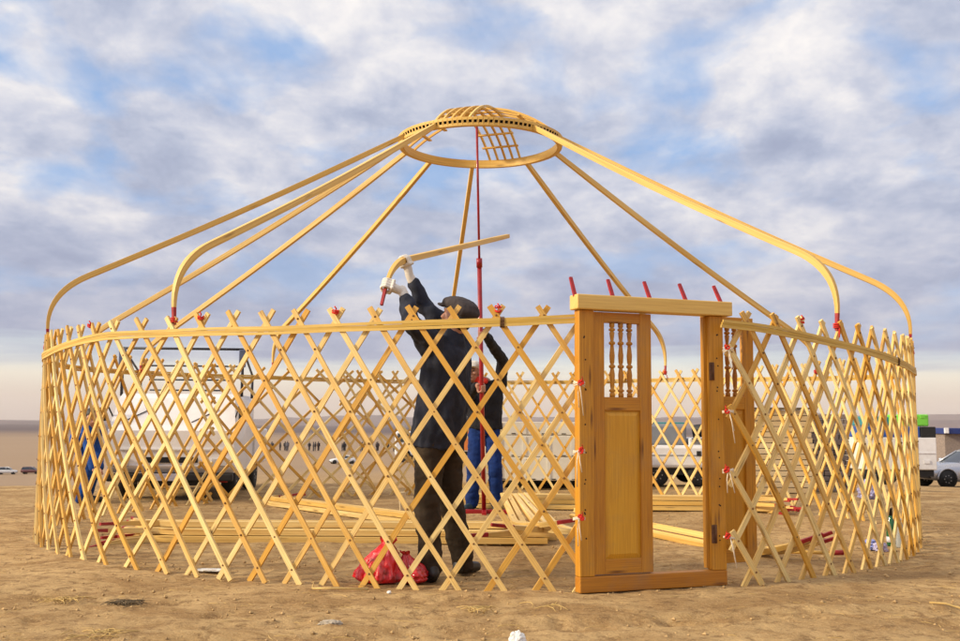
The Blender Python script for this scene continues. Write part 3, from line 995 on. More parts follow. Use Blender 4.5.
def man_in_cap():
    D = 6.66
    fwd = V((-.85, .5, 0)).normalized(); rt = fwd.cross(UP)
    g1, a1 = on_pole(387, 287); g2, a2 = on_pole(410, 262)
    root = thing('person', 'man in a dark coat and flat cap holding a bent pole overhead with white gloves', 'person', V((-.24, D, 0)))
    inv_ = -root.location
    shC = at(449, 349, D); shL = shC - rt*.175 + fwd*.03 + UP*.03; shR = shC + rt*.175 + fwd*.03 + UP*.045
    f1 = (g1 - shL).normalized(); f2 = (g2 - shR).normalized()
    hipC = at(439, 432, D+.0); hipL = hipC - rt*.09; hipR = hipC + rt*.09
    kL = at(427, 500, D-.12); kR = at(450, 498, D+.08)
    aL = at(431, 563, D-.13); aR = at(463, 556, D+.12)
    hd = at(457, 317, D-.02)
    hf = (fwd + UP*.35).normalized(); hu = (UP - fwd*.35).normalized()
    # gloved hands
    wr = []
    for g, a_, sh, el in ((g1, a1, shL, at(413, 323, 6.42)), (g2, a2, shR, at(425, 306, 6.85))):
        mb = MB()
        w = grip(mb, g, a_, (g-el).normalized(), .019, .9)
        fa = (w-el).normalized()
        mb.cap(w - fa*.03, w + fa*.02, .032, .027, 12)
        for v in mb.v: v += inv_
        remesh(mb, 'glove', M['glove'], root, .003, 1)
        wr.append((w, el))
    # body (skin): head, neck, torso, arms, legs in one surface
    mb = MB()
    P, R = head_parts(mb, hd, hf, hu)
    mb.cap(shC + UP*.04, hd - hu*.06 - hf*.02, .062, .056)
    mb.ellloft([(hipC - UP*.08, .14, .10), (hipC, .16, .11), (hipC + (shC-hipC)*.45, .14, .10), (hipC + (shC-hipC)*.8, .165, .11), (shC, .15, .085)], rt)
    for (w, el), sh in zip(wr, (shL, shR)):
        mb.cap(sh, el, .052, .042); mb.cap(el, w, .040, .027)
        mb.cap(shC, sh, .07, .055)
    for h, k, a_ in ((hipL, kL, aL), (hipR, kR, aR)):
        mb.cap(h, k, .08, .055); mb.cap(k, a_, .05, .036)
    for v in mb.v: v += inv_
    remesh(mb, 'body', M['skin'], root, .009, 4)
    P2 = lambda x, y, z: P(x, y, z) + inv_
    face_details(P2, R, root)
    # hair below the cap
    mb = MB(); mb.ell(P2(0, -.035, .012), (.083, .083, .085), R); mb.ell(P2(0, -.055, -.03), (.068, .05, .05), R)
    remesh(mb, 'hair', M['hair'], root, .008, 3)
    # flat cap: soft crown pushed forward over a short peak
    mb = MB(); mb.ell(P2(0, -.008, .075), (.104, .128, .058), R); mb.ell(P2(0, -.045, .055), (.102, .10, .058), R)
    mb.ell(P2(0, .03, .075), (.088, .10, .045), R)
    mb.ell(P2(0, .112, .045), (.072, .045, .012), R)
    remesh(mb, 'flat_cap', M['cap'], root, .007, 4, (.004, 22, 22))
    # coat
    mb = MB()
    dn = (hipC-shC)
    mb.ellloft([(shC + dn*1.20, .205, .165), (shC + dn*1.0, .21, .165), (shC + dn*.72, .20, .155), (shC + dn*.45, .205, .15), (shC + dn*.2, .215, .14), (shC + dn*.04, .19, .12), (shC - dn*.07, .12, .09)], rt)
    for (w, el), sh in zip(wr, (shL, shR)):
        fa = (w-el).normalized()
        mb.cap(shC + (sh-shC)*.5 + dn*.10, sh, .115, .092); mb.cap(sh, el, .082, .062); mb.cap(el, w - fa*.06, .060, .045)
    mb.cap(shC + UP*.045 - fwd*.03, shC + UP*.075 - fwd*.01, .09, .082)      # collar
    for v in mb.v: v += inv_
    remesh(mb, 'coat', M['navy'], root, .010, 3, (.020, 12, 7))
    # trousers
    mb = MB()
    mb.ellloft([(hipC - UP*.06, .15, .125), (hipC + UP*.10, .165, .13)], rt)
    leg_cloth(mb, hipL - UP*.02, kL, aL - UP*.035, (.105, .085, .072)); leg_cloth(mb, hipR - UP*.02, kR, aR - UP*.035, (.105, .085, .072))
    for v in mb.v: v += inv_
    remesh(mb, 'trousers', M['trouser'], root, .010, 4, (.011, 9, 17))
    for a_, df in ((aL, V((-.45, -.75, 0))), (aR, V((.55, -.5, 0)))):
        df = (V((-.35, .9, 0)) if a_ is aL else V((.55, .8, 0))).normalized()
        h = V((a_.x, a_.y, 0)) - df*.09
        o = shoe(h + inv_, h + df*.285 + inv_, M['shoe'], root)
man_in_cap()

def man_in_jeans():
    D = 11.75
    root = thing('person', 'person in a black jacket and blue jeans steadying the red support post', 'person', V((.05, D, 0)))
    inv_ = -root.location
    fwd = V((-.45, -.9, 0)).normalized(); rt = fwd.cross(UP)
    axp = ax.normalized()
    def onpost(z): return pb + ax*(z/ax.z)
    g1 = onpost(at(480, 389, 11.2).z); g2 = onpost(at(480, 338, 11.2).z)
    hipC = at(484.5, 428, D); shC = at(486, 384, D-.02)
    shA = at(470, 387, D-.03); shB = at(500, 385, D)
    e1 = at(465, 403, D-.18); e2 = at(503, 361, D-.16)
    hd = at(473.5, 372, D-.10)
    mb = MB()
    hf = V((-.35, -.9, .05)).normalized()
    P, R = head_parts(mb, hd, hf, UP, .97)
    mb.cap(shC + UP*.02, hd - UP*.07, .06, .055)
    mb.ellloft([(hipC - UP*.08, .14, .10), (hipC + UP*.1, .15, .10), (hipC + (shC-hipC)*.7, .16, .11), (shC, .15, .085)], V((1, 0, 0)))
    w1_ = grip(mb, g1, axp, (g1-e1).normalized(), .024); w2_ = grip(mb, g2, axp, (g2-e2).normalized(), .024)
    for sh, el, w in ((shA, e1, w1_), (shB, e2, w2_)):
        mb.cap(sh, el, .052, .042); mb.cap(el, w, .038, .027)
    kA, kB = at(473.5, 469, D-.1), at(495, 469, D-.1)
    aA, aB = at(472, 500, D-.02), at(497, 501, D-.02)
    hA, hB = hipC - V((.085, 0, 0)), hipC + V((.085, 0, 0))
    for h, k, a_ in ((hA, kA, aA), (hB, kB, aB)):
        mb.cap(h, k, .08, .055); mb.cap(k, a_, .05, .036); pass
    for v in mb.v: v += inv_
    remesh(mb, 'body', M['skin'], root, .0065, 3)
    P2 = lambda x, y, z: P(x, y, z) + inv_
    face_details(P2, R, root, .97)
    mb = MB(); mb.ell(P2(0, -.035, .015), (.083, .083, .085), R); remesh(mb, 'hair', M['hair'], root, .009, 3)
    mb = MB(); mb.ell(P2(0, -.01, .075), (.092, .105, .058), R); mb.ell(P2(0, .10, .055), (.07, .055, .012), R)
    remesh(mb, 'white_cap', M['glove'], root, .008, 3)
    mb = MB(); dn = hipC-shC
    mb.ellloft([(shC + dn*1.02, .205, .15), (shC + dn*.9, .20, .15), (shC + dn*.45, .20, .145), (shC + dn*.1, .20, .13), (shC - dn*.08, .10, .085)], V((1, 0, 0)))
    for sh, el, w in ((shA, e1, w1_), (shB, e2, w2_)):
        fa = (w-el).normalized()
        mb.cap(shC + (sh-shC)*.6 + dn*.08, sh, .10, .085); mb.cap(sh, el, .082, .068); mb.cap(el, w - fa*.02, .065, .05)
    for v in mb.v: v += inv_
    remesh(mb, 'jacket', M['black'], root, .013, 4, (.012, 10, 9))
    mb = MB(); c_ = shC - dn*.1 + V((-.07, -.06, 0))
    mb.cap(c_ + V((-.05, -.03, 0)), c_ + V((.06, -.05, -.02)), .04, .035); mb.cap(c_ + V((0, -.06, -.03)), c_ + V((.02, -.09, -.12)), .03, .025)
    for v in mb.v: v += inv_
    remesh(mb, 'red_scarf', M['redstring'], root, .008, 3)
    mb = MB(); mb.ellloft([(hipC - UP*.08, .165, .12), (hipC + UP*.08, .17, .125)], V((1, 0, 0)))
    leg_cloth(mb, hA - UP*.02, kA, aA - UP*.01, (.10, .08, .076)); leg_cloth(mb, hB - UP*.02, kB, aB - UP*.01, (.10, .082, .078))
    for v in mb.v: v += inv_
    remesh(mb, 'jeans', M['jean'], root, .010, 4, (.010, 9, 15))
    for a_ in (aA, aB):
        df = V((-.5, -.85, 0)).normalized() if a_ is aA else V((-.1, -.99, 0)).normalized()
        h = V((a_.x, a_.y, 0)) - df*.07
        shoe(h + inv_, h + df*.27 + inv_, M['tealshoe'], root)
man_in_jeans()

def worker_in_blue():
    D = 13.2
    g = gpt(86, 503)
    D = g.y
    root = thing('person', 'person in blue work clothes stooping beside the white truck on the left', 'person', V((g.x, D, 0)))
    inv_ = -root.location
    fwd = V((.75, .1, 0)).normalized(); rt = fwd.cross(UP)
    hipC = at(83, 442, D); shC = at(91, 428, D-.25); hd = at(93, 418, D-.42)
    mb = MB()
    P, R = head_parts(mb, hd, (fwd + V((0, -.4, -.6))).normalized(), (UP + fwd*.6).normalized(), .97)
    mb.cap(shC, hd - fwd*.02, .06, .055)
    mb.ellloft([(hipC - UP*.05, .14, .10), (hipC + (shC-hipC)*.5, .15, .11), (shC, .15, .09)], rt)
    arms = []
    for sg in (-1, 1):
        sh = shC + rt*.17*sg; el = sh + V((.06, -.06, -.27)); hn = el + V((.10, -.12, -.2))
        arms.append((sh, el, hn))
        mb.cap(sh, el, .052, .042); mb.cap(el, hn, .038, .028)
        for k in range(4): mb.cap(hn + rt*(k-1.5)*.019, hn + rt*(k-1.5)*.02 + V((.035, -.03, -.07)), .0105, .008, 8)
        mb.cap(hn + rt*.03*-sg, hn + rt*.045*-sg + V((.03, -.02, -.035)), .011, .009, 8)
    legs = []
    for sg in (-1, 1):
        h = hipC + rt*.09*sg - UP*.03; k = V((g.x + .05, D, .40)) + rt*.11*sg; a_ = V((g.x - .03, D, .08)) + rt*.12*sg
        legs.append((h, k, a_)); mb.cap(h, k, .08, .055); mb.cap(k, a_, .05, .036)
    for v in mb.v: v += inv_
    remesh(mb, 'body', M['skin'], root, .0075, 3)
    P2 = lambda x, y, z: P(x, y, z) + inv_
    mb = MB(); mb.ell(P2(0, -.03, .03), (.085, .09, .085), R); remesh(mb, 'hair', M['hair'], root, .01, 3)
    mb = MB(); mb.ellloft([(hipC - UP*.1, .19, .15), (hipC + UP*.03, .19, .15), (hipC + (shC-hipC)*.6, .19, .14), (shC, .17, .11)], rt)
    for sh, el, hn in arms: mb.cap(sh, el, .08, .066); mb.cap(el, el + (hn-el)*.9, .064, .052)
    for v in mb.v: v += inv_
    remesh(mb, 'blue_jacket', M['blue'], root, .014, 4, (.012, 9, 9))
    mb = MB(); mb.ellloft([(hipC - UP*.14, .16, .12), (hipC + UP*.02, .16, .12)], rt)
    for h, k, a_ in legs: leg_cloth(mb, h, k, a_, (.10, .085, .075))
    for v in mb.v: v += inv_
    remesh(mb, 'blue_trousers', M['blue'], root, .014, 4, (.010, 10, 13))
    for h, k, a_ in legs:
        p = V((a_.x, a_.y, 0)) - fwd*.07 + inv_
        shoe(p, p + fwd*.28, M['shoe'], root)
worker_in_blue()

# ------------------------------------------------------------------ vehicles
def wheel(parent, loc, r, w, axis='Y', name='wheel'):
    """axle along local y"""
    Mx = Matrix.Rotation(math.pi/2, 4, 'X')
    o = MB().lathe([(r*.55, -w/2), (r*.92, -w/2), (r, -w*.3), (r, w*.3), (r*.92, w/2), (r*.55, w/2)], 24, Mx).build('wheel', M['tyre'], parent, loc)
    rm = MB().lathe([(.01, -w*.46), (r*.28, -w*.47), (r*.5, -w*.42), (r*.6, -w*.50), (r*.6, w*.50), (r*.5, w*.42), (r*.28, w*.47), (.01, w*.46)], 20, Mx)
    for s_ in (-1, 1):
        for k in range(7):
            a = 2*math.pi*k/7
            rm.box((r*.4*math.cos(a), s_*w*.47, r*.4*math.sin(a)), (r*.1, .02, r*.1))
    rm.build('rim', M['rim'], o)
    return o

def car(label, loc, rz, paint, kind='sedan', group=None, name='parked_car'):
    """x forwards"""
    root = thing(name, label, 'car', loc, rz, group)
    if kind == 'sedan':
        st = [(-2.25, .45, .80, .66), (-2.15, .32, .93, .78), (-1.7, .24, .98, .85), (-1.3, .22, .97, .87), (-.5, .2, .95, .88), (.5, .2, .93, .88), (1.0, .22, .92, .86), (1.5, .24, .86, .84), (2.0, .28, .76, .78), (2.22, .38, .64, .66)]
        gl = [(-1.55, .97, .97, .74), (-.95, .96, 1.38, .62), (-.1, .95, 1.44, .64), (.35, .94, 1.38, .63), (1.05, .92, .92, .74)]
        wx, wr_ = (-1.33, 1.60), .335
    else:
        st = [(-2.2, .5, 1.0, .78), (-2.1, .34, 1.06, .86), (-1.3, .3, 1.06, .9), (.5, .28, 1.04, .9), (1.1, .28, 1.02, .88), (1.7, .3, .96, .86), (2.1, .34, .86, .82), (2.2, .45, .74, .7)]
        gl = [(-2.12, 1.05, 1.05, .8), (-1.8, 1.05, 1.66, .68), (-.2, 1.04, 1.74, .7), (.45, 1.03, 1.66, .68), (1.15, 1.02, 1.02, .78)]
        wx, wr_ = (-1.3, 1.36), .36
    vs = []
    k = 10
    for x, z0, z1, hw in st:
        h = z1-z0
        half = [(hw*.80, z0), (hw*.97, z0+h*.18), (hw, z0+h*.5), (hw*.985, z0+h*.74), (hw*.90, z1-.015), ]
        ring = half + [(-a, b) for a, b in half[::-1]]
        vs += [(x, a, b + (.02 if i in (4, 5) else 0)) for i, (a, b) in enumerate(ring)]
    n = len(st)
    fs = [[i*k+q, i*k+(q+1) % k, (i+1)*k+(q+1) % k, (i+1)*k+q] for i in range(n-1) for q in range(k)]
    fs += [list(range(k))[::-1], [(n-1)*k+q for q in range(k)]]
    mb = MB().add(vs, [f[::-1] for f in fs], None, 0, True)
    # roof and pillars
    for i in range(len(gl)):
        pass
    rv = []
    for x, z0, z1, hw in gl[1:-1]:
        rv += [(x, hw+.01, z1-.05), (x, hw*.8, z1+.015), (x, -hw*.8, z1+.015), (x, -hw-.01, z1-.05), (x, -hw+.02, z1-.06), (x, hw-.02, z1-.06)]
    m_ = len(gl)-2
    rf_ = [[i*6+q, i*6+(q+1) % 6, (i+1)*6+(q+1) % 6, (i+1)*6+q] for i in range(m_-1) for q in range(6)] + [list(range(6)), [(m_-1)*6+q for q in range(6)][::-1]]
    mb.add(rv, rf_, None, 0, True)
    for s_ in (-1, 1):
        g0, g1, g3, g4 = gl[0], gl[1], gl[-2], gl[-1]
        mb.tube([(g0[0], s_*g0[3]*.97, g0[2]), (g1[0], s_*g1[3], g1[2]-.04)], .035, 6)
        mb.tube([(g4[0], s_*g4[3]*.97, g4[2]), (g3[0], s_*g3[3], g3[2]-.04)], .03, 6)
        mid = gl[2]
        mb.tube([(mid[0], s_*.80*1.0, .93), (mid[0], s_*(mid[3]+.005), mid[2]-.04)], .03, 6)
        for wxx in wx:     # arches
            mb.tube([(wxx + (wr_+.055)*math.cos(t), s_*(.86 if kind == 'sedan' else .88), wr_ + (wr_+.055)*math.sin(t)) for t in [RAD(a) for a in range(0, 181, 15)]], .03, 6)
    mb.build('body', paint, root)
    gv = []
    for x, z0, z1, hw in gl:
        low = .78
        gv += [(x, low, .9 if z1 > z0 else z0-.03), (x, hw-.012, z1-.045), (x, -hw+.012, z1-.045), (x, -low, .9 if z1 > z0 else z0-.03)]
    m_ = len(gl)
    gf = [[i*4+q, i*4+(q+1) % 4, (i+1)*4+(q+1) % 4, (i+1)*4+q] for i in range(m_-1) for q in range(3)] + [[0, 1, 2, 3], [(m_-1)*4+q for q in range(4)][::-1]]
    MB().add(gv, gf, None, 0, False).build('windows', M['glass'], root)
    for x in wx:
        for s_ in (-1, 1):
            wheel(root, (x, s_*.76, wr_), wr_, .2)
            MB().lathe([(wr_+.04, -.06), (wr_+.04, .06)], 20, Matrix.Rotation(math.pi/2, 4, 'X')).build('wheel_well', M['dark'], root, (x, s_*.80, wr_+.02))
    fx, fz = st[-1][0], st[-1][2]
    for s_ in (-1, 1):
        MB().ell((0, 0, 0), (.12, .19, .075)).build('headlight', M['headlamp'], root, (fx-.12, s_*.58, fz-.04))
        MB().ell((0, 0, 0), (.07, .2, .08)).build('tail_light', M['lamp'], root, (st[0][0]+.06, s_*.58, st[0][2]-.02))
        MB().ell((0, 0, 0), (.07, .09, .06)).build('wing_mirror', paint, root, (.82, s_*.96, 1.0))
    MB().box((fx-.05, 0, .42), (.12, 1.3, .14), bev=.03).build('front_bumper', M['dark'], root)
    return root

def vbox(root, name, c, d, mat, bev=.02, axis=None):
    return MB().box(c, d, bev=bev, axis=axis).build(name, mat, root)

# silver car at the right edge
p = at(923.5, 482.5, 39.5); DSC = p.y
car('silver saloon car parked at the right edge of the photo', (p.x + 1.98, p.y, gh(p.x+1, p.y)), RAD(186), M['silver'])
p = gpt(7, 474.5)
car('small white car far off on the plain at the left', (p.x, p.y, gh(p.x, p.y)), RAD(15), M['carwhite'], 'suv')
p = gpt(31, 474)
car('dark maroon car far off on the plain beside the white one', (p.x, p.y, gh(p.x, p.y)), RAD(8), M['maroon'], 'suv')
p = gpt(343, 464)
car('white car far off in front of the distant crowd', (p.x, p.y, gh(p.x, p.y)), RAD(200), M['carwhite'], 'sedan')

def white_truck():
    g0, g1 = gpt(103, 501), gpt(236, 500)
    D = (g0.y+g1.y)/2; W = (g1-g0).length
    root = thing('small_truck', 'small white truck with black rail rack behind the left lattice wall', 'truck', ((g0.x+g1.x)/2, D, 0), RAD(5))
    k = 1.0
    body = MB()
    # cab face towards the camera (-y); rounded box, chamfered top
    hw = W/2-.03
    pr_ = [(.0, .34), (-.06, .40), (-.07, .86), (.0, .93), (.24, 1.27), (.40, 1.33), (1.7, 1.33), (1.75, 1.2), (1.75, .34)]
    vs = [(sx*hw*(.94 if i in (4, 5, 6) else 1), y, z) for sx in (-1, 1) for i, (y, z) in enumerate(pr_)]
    n = len(pr_)
    fs = [[i, (i+1) % n, n+(i+1) % n, n+i] for i in range(n)] + [list(range(n))[::-1], [n+i for i in range(n)]]
    body.add(vs, fs)
    body.box((0, -.075, .63), (W*.8, .02, .02)); body.box((0, -.07, .43), (W*.92, .03, .015))
    body.build('cab', M['white'], root)
    MB().add([(-hw*.86, .035, .955), (hw*.86, .035, .955), (hw*.80, .225, 1.235), (-hw*.80, .225, 1.235)], [[0, 1, 2, 3]]).add(
        [(-hw*.86, .055, .95), (hw*.86, .055, .95), (hw*.80, .245, 1.23), (-hw*.80, .245, 1.23)], [[3, 2, 1, 0]]).build('windscreen', M['screen'], root)
    for s_ in (-1, 1):
        MB().tube([(s_*hw*.55 - .2, .02, .965), (s_*hw*.55+.12, .13, 1.13)], .006, 6).build('wiper', M['dark'], root)
        m_ = MB().box((s_*(hw+.085), -.02, 1.06), (.085, .04, .17), bev=.015)
        m_.build('wing_mirror', M['dark'], root)
        MB().tube([(s_*hw*.97, .1, 1.0), (s_*(hw+.06), 0, 1.22), (s_*(hw+.085), -.01, 1.13)], .01, 6).build('mirror_arm', M['dark'], root)
        MB().box((s_*hw*.78, -.08, .47), (.20, .05, .10), bev=.02).build('head_light', M['headlamp'], root)
        MB().box((s_*hw*.84, -.075, .27), (.13, .05, .09), bev=.015).build('red_lamp', M['lamp'], root)
        wheel(root, (s_*(hw-.11), .5, .26), .26, .17).rotation_euler = (0, 0, math.pi/2)
        wheel(root, (s_*(hw-.11), 2.3, .26), .26, .17).rotation_euler = (0, 0, math.pi/2)
    g_ = MB().box((0, -.082, .50), (W*.42, .012, .07), bev=.004)
    for q in range(4): g_.box((0, -.09, .475+.017*q), (W*.40, .008, .006))
    g_.build('grille', M['dark'], root)
    MB().box((0, -.112, .29), (.40, .012, .09), bev=.004).build('number_plate', M['label'], root)
    MB().box((0, -.05, .285), (W*.96, .12, .10), bev=.02).build('bumper', M['dark'], root)
    MB().box((0, 1.0, .25), (W*.5, 2.0, .14)).build('chassis', M['dark'], root)
    MB().box((0, 2.5, .62), (W, 1.45, .5), bev=.02).build('load_bed', M['white'], root)
    # rail rack over the load bed
    rk = MB()
    zt = 1.92
    for s_ in (-1, 1):
        for yy in (.5, 1.5): rk.tube([(s_*hw, yy, 1.30), (s_*hw, yy, zt if yy < 1 else 1.62)], .02, 6)
        rk.tube([(s_*hw, .5, zt), (s_*hw, 1.5, 1.62)], .016, 6)
    rk.tube([(-hw, .5, zt), (hw, .5, zt)], .018, 6)
    for z_ in (1.70, 1.52, 1.385): rk.tube([(-hw*.6, .5 + (zt-z_)*.4, z_), (hw*(1.18 - (zt-z_)*.9), .5 + (zt-z_)*.4, z_)], .012, 6)
    rk.tube([(hw*.75, .5, 1.36), (hw, .5, 1.72)], .016, 6)
    rk.build('rail_rack', M['frame'], root)
    for s_ in (-1, 1): MB().box((s_*hw, .47, 1.80), (.085, .05, .23), bev=.01).build('rack_post_cover', M['post'], root)
white_truck()

def panel_truck():
    g0, g1 = gpt(488, 490), gpt(600, 490)
    D = g0.y
    L = 2.0
    x0 = g0.x
    root = thing('flatbed_trailer', 'long pale trailer with ribbed drop sides behind the man in jeans', 'trailer', (x0, D, 0), RAD(1.0))
    L = g1.x-g0.x+.12
    for k, (z0, z1) in enumerate(((.14, .48), (.487, .80), (.807, 1.0))):
        m_ = MB().box((L/2, 0, (z0+z1)/2), (L, .04, z1-z0), bev=.008)
        for q in range(5): m_.box((L*(q+.5)/5, -.024, (z0+z1)/2), (.05, .012, (z1-z0)*.86))
        for q in range(12): m_.box((L*(q+.5)/12, -.022, z0+.02), (.06, .008, .012), mi=1)
        m_.build('side_board', [M['cream'], M['dark']], root)
    MB().box((L/2, 1.0, .82), (L, 1.9, .10)).build('load_floor', M['cream'], root)
    MB().box((L/2, 1.98, .57), (L, .04, .86), bev=.008).build('side_board', M['cream'], root)
    MB().box((L/2, 1.0, .12), (L*.96, 1.0, .12)).build('chassis', M['dark'], root)
    for x in (.5, L-.5):
        for y in (.35, 1.7): wheel(root, (x, y, .22), .22, .16)
panel_truck()

def van():
    g0 = gpt(640, 487); g1 = gpt(735, 487)
    D = g0.y; L = (g1.x-g0.x)
    root = thing('delivery_van', 'white and grey van seen through the open doorway', 'van', (g0.x, D+.1, 0), RAD(-2))
    b = MB()
    b.box((L*.5, .7, .47), (L, 1.4, .36), bev=.05)
    b.build('lower_body', M['white'], root)
    MB().box((L*.26, .75, .82), (L*.5, 1.28, .34), bev=.05).build('cabin_side', M['greybody'], root)
    MB().box((L*.26, .75, .985), (L*.48, 1.2, .05), bev=.01).build('roof', M['teal'], root)
    m_ = MB().box((L*.76, .75, .70), (L*.46, 1.26, .12), bev=.02)
    for q in range(3): m_.box((L*.76, .115, .68+q*.035), (L*.4, .03, .012), mi=1)
    m_.build('load_bed', [M['white'], M['dark']], root)
    # dark rolled tarpaulin on the bed
    t_ = MB()
    t_.tube([(L*.62, .45, .86), (L*.76, .4, .89), (L*.95, .45, .87)], .11, 10)
    tag(t_.build('rolled_tarpaulin', M['dark'], None, root.location), 'black rolled bundle lying on the back of the van in the doorway', 'bundle')
    m2 = MB().box((L*.5, .0, .49), (L*.96, .012, .015)); m2.build('trim_strip', M['greybody'], root)
    MB().box((L*.5, .7, .24), (L*.94, 1.2, .12)).build('chassis', M['dark'], root)
    for x in (.3, L*.62, L-.2):
        for y in (.12, 1.3): wheel(root, (x, y, .18), .18, .14)
    vbox(root, 'fuel_cap', (L*.62, -.003, .52), (.07, .012, .08), M['dark'], .005)
van()

def orange_truck():
    p0, p1 = gpt(393, 463), gpt(470, 463)
    D = p0.y; s = (p1-p0).length/5.4; 
    root = thing('lorry', 'distant lorry with white cab and orange body behind the capped man', 'lorry', (p0.x, D, gh(p0.x, D)), 0)
    S = lambda *a: tuple(x*s for x in a)
    b = MB().box(S(.75, 1.0, 1.35), S(1.3, 2.0, 1.7), bev=.12*s); b.build('cab', M['white'], root)
    MB().box(S(.75, -.01, 1.75), S(.9, .04, .6), bev=.01).build('side_window', M['glass'], root)
    MB().box(S(.10, 1.0, 1.75), S(.04, 1.7, .6), bev=.01).build('windscreen', M['glass'], root)
    MB().box(S(3.5, 1.0, 1.65), S(3.8, 2.1, 1.5), bev=.04*s).build('cargo_body', M['orange'], root)
    MB().box(S(2.8, 1.0, .65), S(5.0, .9, .25)).build('chassis', M['dark'], root)
    for x in (.8, 3.4, 4.5):
        for y in (.15, 1.85): wheel(root, S(x, y, .5), .5*s, .3*s)
orange_truck()

# stacks behind the right wall
def stacks():
    g0, g1 = gpt(752, 493), gpt(812, 493)
    D = g0.y; L = g1.x-g0.x
    zt = at(780, 410, D).z
    n = 15
    h = zt/n
    root = thing('board_stack', 'tall stack of pale sawn boards behind the right lattice wall', 'board stack', (g0.x, D, 0), RAD(-3))
    for k in range(n):
        w_ = L*(1+random.uniform(-.03, .03))
        mb = MB()
        for q in range(4):
            mb.box((L/2+random.uniform(-.03, .03), .1+q*.21, (k+.5)*h), (w_, .19, h*.86), axis=0)
        mb.build('board_layer', M['timber'], root)
    for q in range(6):
        m_ = MB()
        for k in range(n-1): m_.box((L*(q+.5)/6+random.uniform(-.04, .04), .42, (k+1)*h-.002), (.05, .82, h*.13), axis=1)
        m_.build('spacer_column', M['weed'], root)
    m_ = MB()
    for q in range(7): m_.box((L*(q+.4)/7, .3, zt+.02), (.05+.03*random.random(), .7, .03), axis=1)
    m_.build('topping_slab', M['weed'], root)
    g0, g1 = gpt(813, 493), gpt(853, 493)
    D = g0.y+.25; L = (g1.x-g0.x)*1.02; zt = at(830, 414, D).z
    root = thing('brick_stack', 'grey brown stack of bricks right of the sawn boards', 'brick stack', (g0.x+.03, D, 0), RAD(-2))
    mb = MB(); rows = 15; h = zt/rows
    for k in range(rows):
        nb = 4; bl = L/nb
        for q in range(nb + (k % 2)):
            x = (q+.5)*bl - (k % 2)*bl/2
            xa, xb = max(0, x-bl/2), min(L, x+bl/2)
            if xb-xa < .03: continue
            for y in (.07, .21, .35):
                mb.box(((xa+xb)/2, y+random.uniform(-.012, .012), (k+.5)*h), (xb-xa-.012, .13, h-.008), bev=.006)
    mb.build('brick_courses', M['brick'], root)
stacks()

def box_trucks():
    p0, p1 = gpt(866, 479), gpt(938, 479)
    D = 37.0
    x0, x1 = at(862, 450, D).x, at(938, 450, D).x
    zg = gh(x0, D)
    root = thing('box_truck', 'white box truck with blue top boards beyond the right wall', 'truck', (x0, D, zg), RAD(1))
    L = x1-x0
    zt = at(900, 437.5, D).z - zg
    zb = at(900, 470, D).z - zg
    m_ = MB().box((L*.36, 1, (zt+zb)/2), (L*.70, 2.0, zt-zb), bev=.03); m_.build('cargo_box', M['cream'], root)
    m_ = MB().box((L*.86, 1, (zt+zb)/2), (L*.28, 1.9, zt-zb), bev=.03)
    m_.box((L*.86, .035, zb+(zt-zb)*.52), (L*.24, .02, .03)); m_.box((L*.86, .03, zb+(zt-zb)*.25), (.22, .02, .12))
    m_.build('rear_box', M['white'], root)
    h2 = at(900, 426.5, D).z - at(900, 437.5, D).z
    MB().box((L*.395, 1, zt+h2/2), (L*.78, 1.9, h2-.01), bev=.02).build('blue_board', M['bluebox'], root)
    MB().box((L*.895, 1, zt+h2/2), (L*.205, 1.9, h2-.01), bev=.02).build('dark_tarp', M['dark'], root)
    MB().box((L*.5, 1, zb-.12), (L*.96, 1.6, .25), bev=.02).build('chassis', M['dark'], root)
    for x in (.12, .34):
        for y in (.15, 1.85): wheel(root, (L*x, y, .36), .36, .25)
    zg0 = zt+h2
    h3 = at(900, 414.5, D).z - at(900, 426.5, D).z
    xg = at(906, 450, D).x-x0; xg2 = at(932.5, 450, D).x-x0
    g = MB().box(((xg+xg2)/2, 1, h3/2), (xg2-xg, 1.6, h3), bev=.05)
    g.box((xg2-.22, .19, h3*.8), (.18, .02, .1))
    tag(g.build('tarpaulin_load', M['green'], None, (x0, D, zg+zg0+.01)), 'bright green covered load on top of the box truck', 'load')
    xt = at(866, 450, D).x-x0; xt2 = at(893, 450, D).x-x0
    g = MB().box(((xt+xt2)/2, 1, h3*.4), (xt2-xt, 1.5, h3*.8), bev=.05)
    tag(g.build('tarpaulin_load', M['teal'], None, (x0, D, zg+zg0+.01)), 'dark teal covered load behind the right lattice wall', 'load')
    # far sheds past the car
    D2 = 95
    xa = at(941, 430, D2).x
    zg = gh(xa, D2)
    root = thing('market_stall', 'far blue roofed stall with brown walls behind the silver car', 'stall', (xa, D2, zg), 0)
    zt = at(950, 434, D2).z-zg; 
    MB().box((2.6, 1.5, zt/2), (4.6, 3, zt), bev=.03).build('wall', M['brick'], root)
    MB().box((2.7, 1.3, zt+.27), (5.2, 3.6, .54), bev=.05).build('roof', M['bluedk'], root)
    MB().box((.25, -.55, zt+.3), (.4, .2, .5), bev=.05).build('white_awning', M['white'], root)
box_trucks()

